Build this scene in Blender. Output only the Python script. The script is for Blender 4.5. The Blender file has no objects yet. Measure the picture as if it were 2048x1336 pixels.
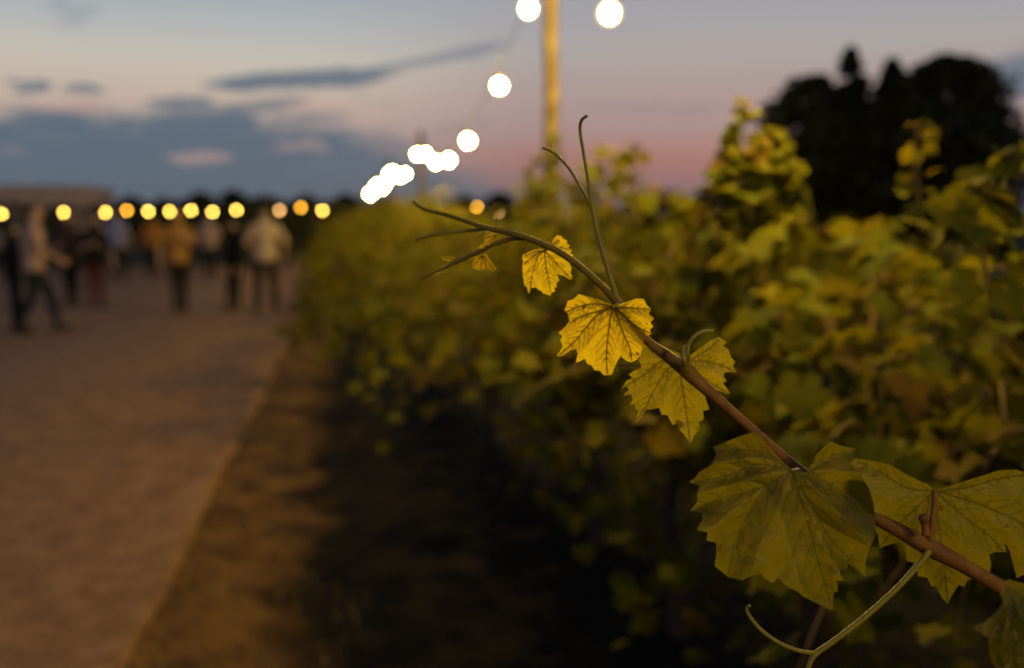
import bpy, bmesh, math, random
from mathutils import Vector, Matrix, noise
from mathutils.geometry import delaunay_2d_cdt

R = math.radians
S = bpy.context.scene
C = S.collection
rng = random.Random(7)

# ------------------------------------------------------------------ camera
EYE = 1.62
YAW, PITCH = 9.52, 6.82
cam_d = bpy.data.cameras.new('camera')
cam = bpy.data.objects.new('camera', cam_d)
C.objects.link(cam)
cam.location = (0, 0, EYE)
cam.rotation_euler = (R(90 - PITCH), 0, R(-YAW))
cam_d.sensor_width = 36
cam_d.lens = 35
cam_d.clip_start = 0.05
cam_d.clip_end = 2000
cam_d.dof.use_dof = True
cam_d.dof.focus_distance = 0.75
cam_d.dof.aperture_fstop = 3.0
cam_d.dof.aperture_blades = 0
S.camera = cam
CAMM = Matrix.Translation((0, 0, EYE)) @ Matrix.Rotation(R(-YAW), 4, 'Z') @ Matrix.Rotation(R(90 - PITCH), 4, 'X')
FPX = 2048 * 35 / 36

def at(px, py, depth):
    """a point seen at (px, py) of the 2048 x 1336 picture, at a real distance"""
    return CAMM @ Vector(((px - 1024) / FPX * depth, (668 - py) / FPX * depth, -depth))

def on_ground(px, py):
    d = at(px, py, 1.0) - Vector((0, 0, EYE))
    return Vector((0, 0, EYE)) + d * (-EYE / d.z)

# ------------------------------------------------------------------ world
def lin(r, g, b):
    f = lambda c: (c / 255 / 12.92) if c / 255 <= 0.04045 else ((c / 255 + 0.055) / 1.055) ** 2.4
    return (f(r), f(g), f(b), 1)

world = bpy.data.worlds.new('World')
S.world = world
world.use_nodes = True
wt = world.node_tree
wt.nodes.clear()

class G:
    def __init__(s, t): s.t = t
    def n(s, kind, **kw):
        o = s.t.nodes.new(kind)
        for k, v in kw.items(): setattr(o, k, v)
        return o
    def put(s, sock, v):
        if isinstance(v, bpy.types.NodeSocket): s.t.links.new(v, sock)
        else: sock.default_value = v
    def m(s, op, a, b=0.0, c=0.0):
        o = s.n('ShaderNodeMath', operation=op)
        for i, v in enumerate((a, b, c)): s.put(o.inputs[i], v)
        return o.outputs[0]
    def step(s, v, lo, hi, a=0.0, b=1.0):
        o = s.n('ShaderNodeMapRange', interpolation_type='SMOOTHSTEP')
        for i, q in enumerate((v, lo, hi, a, b)): s.put(o.inputs[i], q)
        return o.outputs[0]
    def mix(s, f, a, b):
        o = s.n('ShaderNodeMix', data_type='RGBA')
        s.put(o.inputs[0], f); s.put(o.inputs[6], a); s.put(o.inputs[7], b)
        return o.outputs[2]
    def ramp(s, f, stops):
        o = s.n('ShaderNodeValToRGB')
        e = o.color_ramp.elements
        while len(e) < len(stops): e.new(0.5)
        for q, (p, col) in zip(e, stops):
            q.position = p; q.color = col
        s.put(o.inputs[0], f)
        return o.outputs[0]
    def noise(s, vec, scale, detail=3.0, rough=0.55, dist=0.0):
        o = s.n('ShaderNodeTexNoise')
        if vec is not None: s.put(o.inputs['Vector'], vec)
        o.inputs['Scale'].default_value = scale
        o.inputs['Detail'].default_value = detail
        o.inputs['Roughness'].default_value = rough
        o.inputs['Distortion'].default_value = dist
        return o.outputs[0]

SUN_EL, SUN_AZ = 1.5, 20.0       # the afterglow behind the vines
w = G(wt)
tc = w.n('ShaderNodeTexCoord')
sep = w.n('ShaderNodeSeparateXYZ')
wt.links.new(tc.outputs['Generated'], sep.inputs[0])
dx, dy, dz = sep.outputs
deg = 180 / math.pi
el = w.m('MULTIPLY', w.m('ARCSINE', dz), deg)
az = w.m('MULTIPLY', w.m('ARCTAN2', dx, dy), deg)
elr = w.m('DIVIDE', w.m('ADD', el, 4.0), 94.0)
P = lambda e: (e + 4) / 94
left = w.ramp(elr, [(0, lin(84, 92, 100)), (P(0.5), lin(110, 118, 126)), (P(2.5), lin(152, 142, 142)), (P(4.5), lin(176, 156, 148)),
                    (P(6.3), lin(193, 174, 160)), (P(8.2), lin(196, 188, 175)), (P(10), lin(178, 181, 180)),
                    (P(12.5), lin(154, 164, 176)), (P(25), lin(120, 134, 158)), (P(60), lin(86, 102, 134)), (1, lin(76, 92, 126))])
right = w.ramp(elr, [(0, lin(84, 90, 100)), (P(0.6), lin(96, 98, 116)), (P(1.8), lin(124, 102, 112)), (P(3.2), lin(154, 114, 112)),
                     (P(5), lin(160, 138, 140)), (P(7), lin(166, 150, 148)), (P(9), lin(168, 162, 160)), (P(10.5), lin(162, 160, 164)),
                     (P(12.5), lin(156, 158, 168)), (P(25), lin(120, 132, 156)), (P(60), lin(86, 102, 134))])
wob = w.m('COSINE', w.m('MULTIPLY', w.m('ADD', az, 16.0), 2 / deg))       # repeats twice round the sky
side = w.step(wob, 0.55, 0.93)
sky = w.mix(side, right, left)
# slate cloud bank and streaks, all by direction
cv = w.n('ShaderNodeCombineXYZ')
w.put(cv.inputs[0], w.m('MULTIPLY', dx, 9.0)); w.put(cv.inputs[1], w.m('MULTIPLY', dy, 9.0)); w.put(cv.inputs[2], w.m('MULTIPLY', dz, 36.0))
n1 = w.m('SUBTRACT', w.noise(cv.outputs[0], 1.0, 4.0, 0.55), 0.5)
n2 = w.m('SUBTRACT', w.noise(cv.outputs[0], 2.7, 3.0, 0.5), 0.5)
el_n = w.m('ADD', el, w.m('ADD', w.m('MULTIPLY', n1, 3.4), w.m('MULTIPLY', n2, 1.8)))
top = w.m('ADD', 1.1, w.m('MULTIPLY', w.step(wob, 0.60, 0.89), 4.0))
bank = w.step(w.m('SUBTRACT', top, el_n), -0.9, 0.9)
bank = w.m('MULTIPLY', bank, w.step(n2, -0.26, -0.10, 0.62, 1.0))
bank = w.m('MULTIPLY', bank, 0.98)

def ang(px, py):
    d = (at(px, py, 1.0) - Vector((0, 0, EYE))).normalized()
    return math.degrees(math.atan2(d.x, d.y)), math.degrees(math.asin(d.z))

az_n = w.m('ADD', az, w.m('MULTIPLY', n2, 5.0))
el_m = w.m('ADD', el, w.m('ADD', w.m('MULTIPLY', n2, 0.9), w.m('MULTIPLY', n1, 0.9)))
def streak(p0, p1, thick, amp):
    a0, e0 = ang(*p0); a1, e1 = ang(*p1)
    ca, ce = (a0 + a1) / 2, (e0 + e1) / 2
    L = math.hypot(a1 - a0, e1 - e0) / 2
    ux, uy = (a1 - a0) / (2 * L), (e1 - e0) / (2 * L)
    A = w.m('SUBTRACT', az_n, ca); E = w.m('SUBTRACT', el_m, ce)
    u = w.m('DIVIDE', w.m('ADD', w.m('MULTIPLY', A, ux), w.m('MULTIPLY', E, uy)), L * 1.05)
    v = w.m('DIVIDE', w.m('SUBTRACT', w.m('MULTIPLY', E, ux), w.m('MULTIPLY', A, uy)), thick / FPX * deg)
    r2 = w.m('ADD', w.m('POWER', w.m('ABSOLUTE', u), 4.0), w.m('MULTIPLY', v, v))
    return w.m('MULTIPLY', w.step(r2, 1.35, 0.25), amp)
total = bank
for s in (((420, 172), (780, 148), 18, 0.92), ((700, 146), (1030, 86), 9, 0.6), ((20, 166), (85, 172), 11, 0.85), ((110, 176), (195, 172), 10, 0.8),
          ((270, 262), (530, 246), 36, 0.96), ((300, 214), (440, 200), 16, 0.8), ((420, 222), (610, 206), 13, 0.7), ((640, 330), (960, 345), 16, 0.5), ((560, 285), (840, 290), 24, 0.62), ((520, 250), (650, 236), 12, 0.6), ((-60, 262), (330, 275), 30, 0.95), ((1940, 168), (2300, 120), 42, 0.85),
          ((90, 18), (180, 30), 26, 0.25), ((700, 190), (770, 205), 8, 0.25), ((860, 262), (1010, 240), 8, 0.22), ((1150, 215), (1420, 225), 16, 0.16)):
    total = w.m('MAXIMUM', total, streak(*s))
slate = w.ramp(elr, [(P(0), lin(88, 100, 112)), (P(2.5), lin(88, 104, 119)), (P(6), lin(86, 105, 122)), (P(14), lin(118, 128, 146))])
sky = w.mix(total, sky, slate)
for s in (((345, 316), (450, 312), 11, 0.5), ((560, 292), (650, 298), 10, 0.4), ((560, 215), (700, 222), 12, 0.4), ((40, 208), (230, 222), 14, 0.5)):
    sky = w.mix(streak(*s), sky, lin(186, 152, 146))
# the physical sky adds its own faint twilight
nis = w.n('ShaderNodeTexSky', sky_type='NISHITA', sun_disc=False)
nis.sun_elevation = R(SUN_EL); nis.sun_rotation = R(SUN_AZ)
bg0 = w.n('ShaderNodeBackground'); bg0.inputs[1].default_value = 1.0
w.put(bg0.inputs[0], sky)
bg1 = w.n('ShaderNodeBackground'); bg1.inputs[1].default_value = 0.003
wt.links.new(nis.outputs[0], bg1.inputs[0])
add = w.n('ShaderNodeAddShader')
wt.links.new(bg0.outputs[0], add.inputs[0]); wt.links.new(bg1.outputs[0], add.inputs[1])
wo = w.n('ShaderNodeOutputWorld')
wt.links.new(add.outputs[0], wo.inputs[0])

sun_d = bpy.data.lights.new('sun', 'SUN')
sun_d.energy = 0.03
sun_d.angle = R(15)
sun_d.color = (1, 0.7, 0.55)
sun = bpy.data.objects.new('sun', sun_d)
C.objects.link(sun)
sun.rotation_euler = (R(90 - 3), 0, R(180 - SUN_AZ))

S.view_settings.view_transform = 'Standard'
S.view_settings.look = 'None'
S.view_settings.exposure = 0
S.view_settings.gamma = 1
S.cycles.use_denoising = True
S.cycles.max_bounces = 6
S.cycles.sample_clamp_indirect = 4

# ------------------------------------------------------------------ materials
def material(name):
    m = bpy.data.materials.new(name)
    m.use_nodes = True
    t = m.node_tree
    t.nodes.clear()
    g = G(t)
    out = g.n('ShaderNodeOutputMaterial')
    return m, g, out

def plain(name, c0, c1, scale=8.0, rough=0.7, bump=0.0, bscale=None, detail=4.0, spec=0.3, coord='Object'):
    m, g, out = material(name)
    co = g.n('ShaderNodeTexCoord').outputs[coord]
    f = g.step(g.noise(co, scale, detail), 0.3, 0.7)
    b = g.n('ShaderNodeBsdfPrincipled')
    g.put(b.inputs['Base Color'], g.mix(f, (*c0, 1), (*c1, 1)))
    b.inputs['Roughness'].default_value = rough
    b.inputs['Specular IOR Level'].default_value = spec
    if bump:
        bp = g.n('ShaderNodeBump'); bp.inputs['Strength'].default_value = bump
        bp.inputs['Distance'].default_value = 0.02
        g.put(bp.inputs['Height'], g.noise(co, bscale or scale * 3, 5.0))
        g.put(b.inputs['Normal'], bp.outputs[0])
    g.put(out.inputs[0], b.outputs[0])
    return m

def emitter(name, col, k):
    m, g, out = material(name)
    e = g.n('ShaderNodeEmission')
    e.inputs[0].default_value = (*col, 1); e.inputs[1].default_value = k
    g.put(out.inputs[0], e.outputs[0])
    return m

def row_leaf(name, cols, tr=0.45):
    """vine leaf: colour of each leaf from its own tint, light passes through"""
    m, g, out = material(name)
    a = g.n('ShaderNodeAttribute', attribute_name='tint').outputs['Fac']
    o = g.n('ShaderNodeObjectInfo').outputs['Random']
    f = g.m('FRACT', g.m('ADD', a, o))
    c = g.ramp(f, [(i / (len(cols) - 1), (*q, 1)) for i, q in enumerate(cols)])
    co = g.n('ShaderNodeTexCoord').outputs['Object']
    c = g.mix(g.step(g.noise(co, 30.0, 3.0), 0.35, 0.75, 0, 0.35), c, (0.075, 0.055, 0.01, 1))
    d = g.n('ShaderNodeBsdfPrincipled')
    g.put(d.inputs['Base Color'], c)
    d.inputs['Roughness'].default_value = 0.7
    d.inputs['Specular IOR Level'].default_value = 0.08
    t = g.n('ShaderNodeBsdfTranslucent'); g.put(t.inputs[0], g.mix(0.4, c, (0.26, 0.20, 0.004, 1)))
    x = g.n('ShaderNodeMixShader'); x.inputs[0].default_value = tr
    g.put(x.inputs[1], d.outputs[0]); g.put(x.inputs[2], t.outputs[0])
    g.put(out.inputs[0], x.outputs[0])
    return m

def hero_leaf(name, c0, c1, trc, tr, veinc, vk):
    """close leaf: veins by attribute, mottled blade, light passes through"""
    m, g, out = material(name)
    v = g.n('ShaderNodeAttribute', attribute_name='vein').outputs['Fac']
    co = g.n('ShaderNodeTexCoord').outputs['Object']
    mot = g.step(g.noise(co, 55.0, 5.0, 0.65), 0.33, 0.7)
    c = g.mix(mot, (*c0, 1), (*c1, 1))
    fine = g.n('ShaderNodeTexVoronoi', feature='DISTANCE_TO_EDGE'); fine.inputs['Scale'].default_value = 330.0
    g.put(fine.inputs['Vector'], co)
    net = g.step(fine.outputs['Distance'], 0.0, 0.16, 0.55, 0.0)
    vv = g.m('MULTIPLY', g.m('MAXIMUM', v, g.m('MULTIPLY', net, 0.30)), vk)
    c = g.mix(vv, c, (*veinc, 1))
    tcol = g.mix(vv, g.mix(mot, (*trc, 1), (trc[0] * .8, trc[1] * .85, trc[2], 1)), (veinc[0] * .5, veinc[1] * .5, veinc[2] * .5, 1))
    spot = g.m('MAXIMUM', g.step(g.noise(co, 42.0, 2.0, 0.4), 0.70, 0.745), g.step(g.noise(co, 120.0, 2.0, 0.4), 0.73, 0.77))
    c = g.mix(g.m('MULTIPLY', spot, 0.8), c, (0.055, 0.026, 0.008, 1)); tcol = g.mix(g.m('MULTIPLY', spot, 0.8), tcol, (0.06, 0.022, 0.004, 1))
    d = g.n('ShaderNodeBsdfPrincipled')
    g.put(d.inputs['Base Color'], c)
    d.inputs['Roughness'].default_value = 0.5
    d.inputs['Specular IOR Level'].default_value = 0.3
    bp = g.n('ShaderNodeBump'); bp.inputs['Strength'].default_value = 0.55; bp.inputs['Distance'].default_value = 0.0012
    g.put(bp.inputs['Height'], g.m('SUBTRACT', g.noise(co, 160.0, 3.0), g.m('MULTIPLY', vv, 0.8)))
    g.put(d.inputs['Normal'], bp.outputs[0])
    t = g.n('ShaderNodeBsdfTranslucent'); g.put(t.inputs[0], tcol); g.put(t.inputs[1], bp.outputs[0])
    x = g.n('ShaderNodeMixShader'); x.inputs[0].default_value = tr
    g.put(x.inputs[1], d.outputs[0]); g.put(x.inputs[2], t.outputs[0])
    g.put(out.inputs[0], x.outputs[0])
    return m

M = {}
M['gravel'] = plain('gravel', (0.130, 0.070, 0.042), (0.215, 0.122, 0.078), 6.0, 0.95, 0.9, 45.0, 10.0, 0.1)
#M['verge'] = plain('verge_soil', (0.075, 0.040, 0.015), (0.165, 0.095, 0.034), 2.6, 0.95, 1.0, 20.0, 6.0, 0.1)
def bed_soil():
    # pale trodden soil beside the gravel, vines' shade painted near-black into the bed, ragged edge
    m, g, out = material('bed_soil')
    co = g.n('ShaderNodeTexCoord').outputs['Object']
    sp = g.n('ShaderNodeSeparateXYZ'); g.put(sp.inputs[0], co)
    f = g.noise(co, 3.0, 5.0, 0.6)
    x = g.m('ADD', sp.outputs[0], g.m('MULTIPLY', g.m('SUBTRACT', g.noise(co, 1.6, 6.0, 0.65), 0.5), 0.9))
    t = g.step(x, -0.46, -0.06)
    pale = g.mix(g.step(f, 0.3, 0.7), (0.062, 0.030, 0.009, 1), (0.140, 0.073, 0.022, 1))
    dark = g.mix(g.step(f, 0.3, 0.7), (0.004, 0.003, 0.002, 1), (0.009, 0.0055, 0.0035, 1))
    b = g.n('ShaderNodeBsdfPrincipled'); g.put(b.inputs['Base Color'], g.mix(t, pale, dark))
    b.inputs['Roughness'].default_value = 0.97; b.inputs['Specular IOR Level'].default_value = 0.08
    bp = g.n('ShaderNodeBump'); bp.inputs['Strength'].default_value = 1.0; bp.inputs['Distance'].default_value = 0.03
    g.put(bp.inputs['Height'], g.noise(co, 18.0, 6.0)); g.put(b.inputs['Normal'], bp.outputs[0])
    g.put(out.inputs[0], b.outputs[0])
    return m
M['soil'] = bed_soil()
M['ground'] = plain('ground', (0.012, 0.013, 0.006), (0.024, 0.02, 0.010), 1.2, 0.95, 0.6, 12.0, 5.0, 0.1)
M['wood'] = plain('pole_wood', (0.085, 0.058, 0.034), (0.15, 0.108, 0.066), 14.0, 0.75, 0.5, 60.0)
M['bark'] = plain('vine_bark', (0.035, 0.022, 0.014), (0.085, 0.055, 0.035), 30.0, 0.95, 1.0, 70.0)
M['cane'] = plain('cane', (0.10, 0.065, 0.02), (0.16, 0.085, 0.03), 12.0, 0.7)
M['cable'] = plain('cable_rubber', (0.010, 0.009, 0.008), (0.018, 0.016, 0.014), 10.0, 0.95, spec=0.02)
M['bulb'] = emitter('bulb_glow', (1.0, 0.68, 0.11), 5600.0)
def glass_globe():
    m, g, out = material('warm_glass')
    e = g.n('ShaderNodeEmission'); e.inputs[0].default_value = (1.0, 0.66, 0.20, 1); e.inputs[1].default_value = 3.2
    t = g.n('ShaderNodeBsdfTransparent')
    x = g.n('ShaderNodeMixShader'); x.inputs[0].default_value = 0.5
    g.put(x.inputs[1], t.outputs[0]); g.put(x.inputs[2], e.outputs[0]); g.put(out.inputs[0], x.outputs[0])
    return m
M['globe'] = glass_globe()
M['lamp'] = emitter('lantern_glow', (1.0, 0.64, 0.105), 43.0)
M['lamp_amber'] = emitter('amber_glow', (1.0, 0.46, 0.035), 33.0)
M['lamp_dim'] = emitter('dim_glow', (1.0, 0.52, 0.17), 25.0)
M['leaf'] = row_leaf('vine_leaf', [(0.095, 0.098, 0.004), (0.060, 0.074, 0.004), (0.120, 0.112, 0.004), (0.075, 0.086, 0.004),
                                   (0.155, 0.125, 0.004), (0.055, 0.070, 0.005), (0.105, 0.100, 0.004), (0.11, 0.055, 0.008), (0.095, 0.105, 0.004)], 0.38)
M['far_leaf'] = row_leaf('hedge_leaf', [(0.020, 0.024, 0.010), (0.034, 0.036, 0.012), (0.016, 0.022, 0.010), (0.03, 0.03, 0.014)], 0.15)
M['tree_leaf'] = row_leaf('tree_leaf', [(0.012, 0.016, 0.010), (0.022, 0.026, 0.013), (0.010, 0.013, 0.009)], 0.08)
M['tree_bark'] = plain('tree_bark', (0.02, 0.015, 0.012), (0.05, 0.035, 0.025), 9.0, 0.95, 0.8)
def stem_wood():
    # brown and woody at the base, still green towards the growing tip
    m, g, out = material('shoot_stem')
    co = g.n('ShaderNodeTexCoord').outputs['Object']
    sp = g.n('ShaderNodeSeparateXYZ'); g.put(sp.inputs[0], co)
    f = g.step(g.noise(co, 60.0, 5.0), 0.3, 0.7)
    wood = g.mix(f, (0.085, 0.034, 0.008, 1), (0.155, 0.068, 0.015, 1))
    green = g.mix(f, (0.095, 0.070, 0.010, 1), (0.125, 0.098, 0.014, 1))
    st = g.n('ShaderNodeMapping'); g.put(st.inputs[0], co); st.inputs['Scale'].default_value = (60, 60, 500)
    b = g.n('ShaderNodeBsdfPrincipled')
    g.put(b.inputs['Base Color'], g.mix(g.step(sp.outputs[0], -0.16, -0.34), wood, green))
    b.inputs['Roughness'].default_value = 0.55; b.inputs['Specular IOR Level'].default_value = 0.2
    bp = g.n('ShaderNodeBump'); bp.inputs['Strength'].default_value = 0.6; bp.inputs['Distance'].default_value = 0.002
    g.put(bp.inputs['Height'], g.noise(st.outputs[0], 2.0, 4.0)); g.put(b.inputs['Normal'], bp.outputs[0])
    g.put(out.inputs[0], b.outputs[0])
    return m
M['stem'] = stem_wood()
M['tendril'] = plain('tendril', (0.15, 0.115, 0.014), (0.11, 0.098, 0.012), 40.0, 0.5, 0.2, 300.0)
M['hero'] = hero_leaf('shoot_leaf', (0.082, 0.066, 0.003), (0.050, 0.050, 0.003), (0.17, 0.135, 0.003), 0.5, (0.030, 0.030, 0.004), 0.75)
M['hero_mid'] = hero_leaf('middle_leaf', (0.13, 0.105, 0.005), (0.095, 0.085, 0.005), (0.36, 0.27, 0.006), 0.6, (0.075, 0.055, 0.008), 0.8)
M['hero_tip'] = hero_leaf('tip_leaf', (0.19, 0.125, 0.012), (0.15, 0.105, 0.012), (0.50, 0.32, 0.016), 0.55, (0.06, 0.04, 0.008), 1.0)
M['hero_young'] = hero_leaf('young_leaf', (0.20, 0.14, 0.008), (0.16, 0.118, 0.008), (0.76, 0.53, 0.014), 0.72, (0.10, 0.055, 0.008), 1.0)
M['tan'] = plain('tan_render', (0.42, 0.29, 0.21), (0.50, 0.35, 0.26), 3.0, 0.9, 0.3, 40.0)
M['dark_roof'] = plain('roof_felt', (0.05, 0.04, 0.035), (0.08, 0.06, 0.05), 3.0, 0.9)
M['glass'] = plain('window_glass', (0.012, 0.014, 0.016), (0.02, 0.022, 0.024), 2.0, 0.1, spec=0.5)
M['skin'] = plain('skin', (0.36, 0.20, 0.13), (0.42, 0.25, 0.17), 18.0, 0.6)
M['hair'] = plain('hair', (0.012, 0.009, 0.007), (0.03, 0.02, 0.014), 60.0, 0.6)
M['eye'] = plain('eye', (0.02, 0.015, 0.012), (0.03, 0.02, 0.015), 20.0, 0.2)
def cloth(name, r, g, b): M[name] = plain(name, (r * .85, g * .85, b * .85), (r, g, b), 22.0, 0.9, 0.4, 120.0, spec=0.1)
cloth('pink_cotton', 0.37, 0.235, 0.20); cloth('white_cotton', 0.34, 0.25, 0.215); cloth('lilac_cotton', 0.26, 0.25, 0.42)
cloth('mustard_cotton', 0.30, 0.155, 0.045); cloth('orange_cotton', 0.34, 0.14, 0.03); cloth('black_cotton', 0.012, 0.010, 0.010)
cloth('brown_cotton', 0.075, 0.042, 0.032); cloth('navy_cotton', 0.016, 0.018, 0.026); cloth('maroon_cotton', 0.075, 0.02, 0.018)
cloth('shoe', 0.02, 0.016, 0.014); cloth('blush_cotton', 0.32, 0.23, 0.24)

# ------------------------------------------------------------------ helpers
def tag(o, label=None, cat=None, group=None, kind=None):
    if label: o['label'] = label
    if cat: o['category'] = cat
    if group: o['group'] = group
    if kind: o['kind'] = kind
    return o

def empty(name, loc=(0, 0, 0), rz=0.0):
    o = bpy.data.objects.new(name, None)
    o.empty_display_size = 0.05
    C.objects.link(o)
    o.location = loc
    o.rotation_euler = (0, 0, rz)
    return o

def link(name, me, mat, parent=None, smooth=True):
    if mat and not me.materials: me.materials.append(mat)
    if smooth and me.polygons:
        me.polygons.foreach_set('use_smooth', [True] * len(me.polygons))
    o = bpy.data.objects.new(name, me)
    C.objects.link(o)
    o.parent = parent
    return o

class MB:
    """collects vertices and faces of one mesh"""
    def __init__(s): s.v = []; s.f = []; s.t = []
    def tube(s, pts, rad, sides=8, caps=True, ell=1.0):
        pts = [Vector(p) for p in pts]
        if not isinstance(rad, (list, tuple)): rad = [rad] * len(pts)
        base = len(s.v)
        up = Vector((0.13, 0.21, 0.97))
        prev = None
        for i, p in enumerate(pts):
            d = (pts[min(i + 1, len(pts) - 1)] - pts[max(i - 1, 0)])
            d = d.normalized() if d.length > 1e-9 else Vector((0, 0, 1))
            if prev is None:
                a = d.cross(up)
                if a.length < 0.05: a = d.cross(Vector((1, 0, 0)))
            else:
                a = prev - d * prev.dot(d)
            a.normalize(); prev = a
            b = d.cross(a)
            for k in range(sides):
                q = 2 * math.pi * k / sides
                s.v.append(p + a * (math.cos(q) * rad[i]) + b * (math.sin(q) * rad[i] * ell))
        for i in range(len(pts) - 1):
            for k in range(sides):
                s.f.append((base + i * sides + k, base + i * sides + (k + 1) % sides,
                            base + (i + 1) * sides + (k + 1) % sides, base + (i + 1) * sides + k))
        if caps:
            s.f.append(tuple(base + k for k in reversed(range(sides))))
            s.f.append(tuple(base + (len(pts) - 1) * sides + k for k in range(sides)))
        return s
    def box(s, x0, x1, y0, y1, z0, z1):
        b = len(s.v)
        s.v += [Vector(q) for q in ((x0, y0, z0), (x1, y0, z0), (x1, y1, z0), (x0, y1, z0), (x0, y0, z1), (x1, y0, z1), (x1, y1, z1), (x0, y1, z1))]
        s.f += [tuple(b + i for i in q) for q in ((0, 3, 2, 1), (4, 5, 6, 7), (0, 1, 5, 4), (1, 2, 6, 5), (2, 3, 7, 6), (3, 0, 4, 7))]
        return s
    def blob(s, c, r, seg=12, rings=8, rot=None):
        """an ellipsoid"""
        b = len(s.v); c = Vector(c)
        for i in range(rings + 1):
            th = math.pi * i / rings
            for k in range(seg):
                ph = 2 * math.pi * k / seg
                q = Vector((r[0] * math.sin(th) * math.cos(ph), r[1] * math.sin(th) * math.sin(ph), r[2] * math.cos(th)))
                if rot: q = rot @ q
                s.v.append(c + q)
        for i in range(rings):
            for k in range(seg):
                s.f.append((b + i * seg + k, b + (i + 1) * seg + k, b + (i + 1) * seg + (k + 1) % seg, b + i * seg + (k + 1) % seg))
        return s
    def mesh(s, name):
        me = bpy.data.meshes.new(name)
        me.from_pydata([tuple(q) for q in s.v], [], s.f)
        if s.t and len(s.t) == len(s.v):
            at_ = me.attributes.new('tint', 'FLOAT', 'POINT')
            at_.data.foreach_set('value', s.t)
        me.update()
        return me
    def build(s, name, mat, parent=None, smooth=True):
        return link(name, s.mesh(name), mat, parent, smooth)

def spline(pts, n=6):
    """Catmull-Rom through tuples of any length"""
    out = []
    P_ = [pts[0]] + list(pts) + [pts[-1]]
    for i in range(1, len(P_) - 2):
        a, b, c, d = P_[i - 1], P_[i], P_[i + 1], P_[i + 2]
        for k in range(n):
            t = k / n
            out.append(tuple(0.5 * ((2 * q1) + (-q0 + q2) * t + (2 * q0 - 5 * q1 + 4 * q2 - q3) * t * t + (-q0 + 3 * q1 - 3 * q2 + q3) * t ** 3)
                             for q0, q1, q2, q3 in zip(a, b, c, d)))
    out.append(tuple(pts[-1]))
    return out

# ------------------------------------------------------------------ the setting: ground, gravel yard, verge, vine bed
def sheet(name, xs, ys, zf, mat):
    m = MB()
    for y in ys:
        for x in xs(y): m.v.append(Vector((x, y, zf(x, y))))
    nx = len(xs(ys[0]))
    for j in range(len(ys) - 1):
        for i in range(nx - 1):
            a = j * nx + i
            m.f.append((a, a + 1, a + nx + 1, a + nx))
    return tag(m.build(name, mat), kind='structure')

def edge_x(y): return -0.825 + 0.0088 * (y - 3) + 0.006 * math.sin(y * 1.7) + 0.006 * math.sin(y * 4.3 + 1) + 0.007 * math.sin(y * 9.1)
big = [-900, -300, -120, -60, -30, -15, 0, 15, 30, 60, 120, 300, 900]
sheet('ground', lambda y: big, big, lambda x, y: -0.03, M['ground'])
ylist = [-8 + 0.25 * i for i in range(165)]
def yard_x(y):
    e = edge_x(y)
    return [-40, -25, -16, -11, -8, -6, -4.5, -3.5, -2.7, -2.1, -1.6, -1.25, e - 0.12, e - 0.03, e, e + 0.012]
def yard_z(x, y):
    d = edge_x(y) - x
    z = 0.012 * noise.noise(Vector((x * 0.5, y * 0.5, 0)))
    return -0.02 if d < -0.005 else (0.014 if d < 0.02 else 0.022 + z)
sheet('gravel_yard', yard_x, ylist, yard_z, M['gravel'])
def bed_z(x, y):
    d = x - edge_x(y)
    return -0.016 if d < 0.05 else -0.010 + 0.03 * noise.noise(Vector((x * 3, y * 3, 4))) + 0.02 * noise.noise(Vector((x * 9, y * 9, 1))) + 0.05 * min(1, max(0, x))
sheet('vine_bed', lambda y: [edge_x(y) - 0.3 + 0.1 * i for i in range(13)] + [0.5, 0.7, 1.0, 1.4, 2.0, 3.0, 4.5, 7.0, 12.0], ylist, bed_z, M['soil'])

# dry grass and weeds along the verge, nobody could count it
m = MB()
for i in range(1100):
    y = 2.5 + 22 * rng.random() ** 1.6
    x = edge_x(y) + 0.05 + 1.0 * rng.random()
    if noise.noise(Vector((x * 1.3, y * 0.9, 2))) < 0.08: continue
    a = rng.uniform(0, 6.28); h = rng.uniform(0.03, 0.10); wd = rng.uniform(0.003, 0.006); l = rng.uniform(0.2, 0.9) * h
    p = Vector((x, y, -0.005)); d = Vector((math.cos(a), math.sin(a), 0)); s_ = Vector((-d.y, d.x, 0)) * wd
    b = len(m.v)
    m.v += [p - s_, p + s_, p + d * l * 0.4 + Vector((0, 0, h * 0.7)) + s_ * 0.7, p + d * l * 0.4 + Vector((0, 0, h * 0.7)) - s_ * 0.7, p + d * l + Vector((0, 0, h))]
    m.f += [(b, b + 1, b + 2, b + 3), (b + 3, b + 2, b + 4)]
    m.t += [rng.random()] * 5
tag(m.build('grass', M['cane']), 'sparse dry grass blades on the soil verge beside the gravel', 'grass', kind='stuff')
m = MB()
for i in range(2200):
    y = 2.5 + 16 * rng.random() ** 1.7
    x = edge_x(y) - 3.2 * rng.random() ** 1.4 + 0.25
    r = rng.uniform(0.006, 0.02)
    m.blob((x, y, 0.022 if x < edge_x(y) else -0.004), (r, r * rng.uniform(.6, 1), r * .6), 5, 3)
tag(m.build('loose_stones', M['gravel']), 'loose small stones scattered over the gravel yard and verge', 'stones', kind='stuff')

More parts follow.
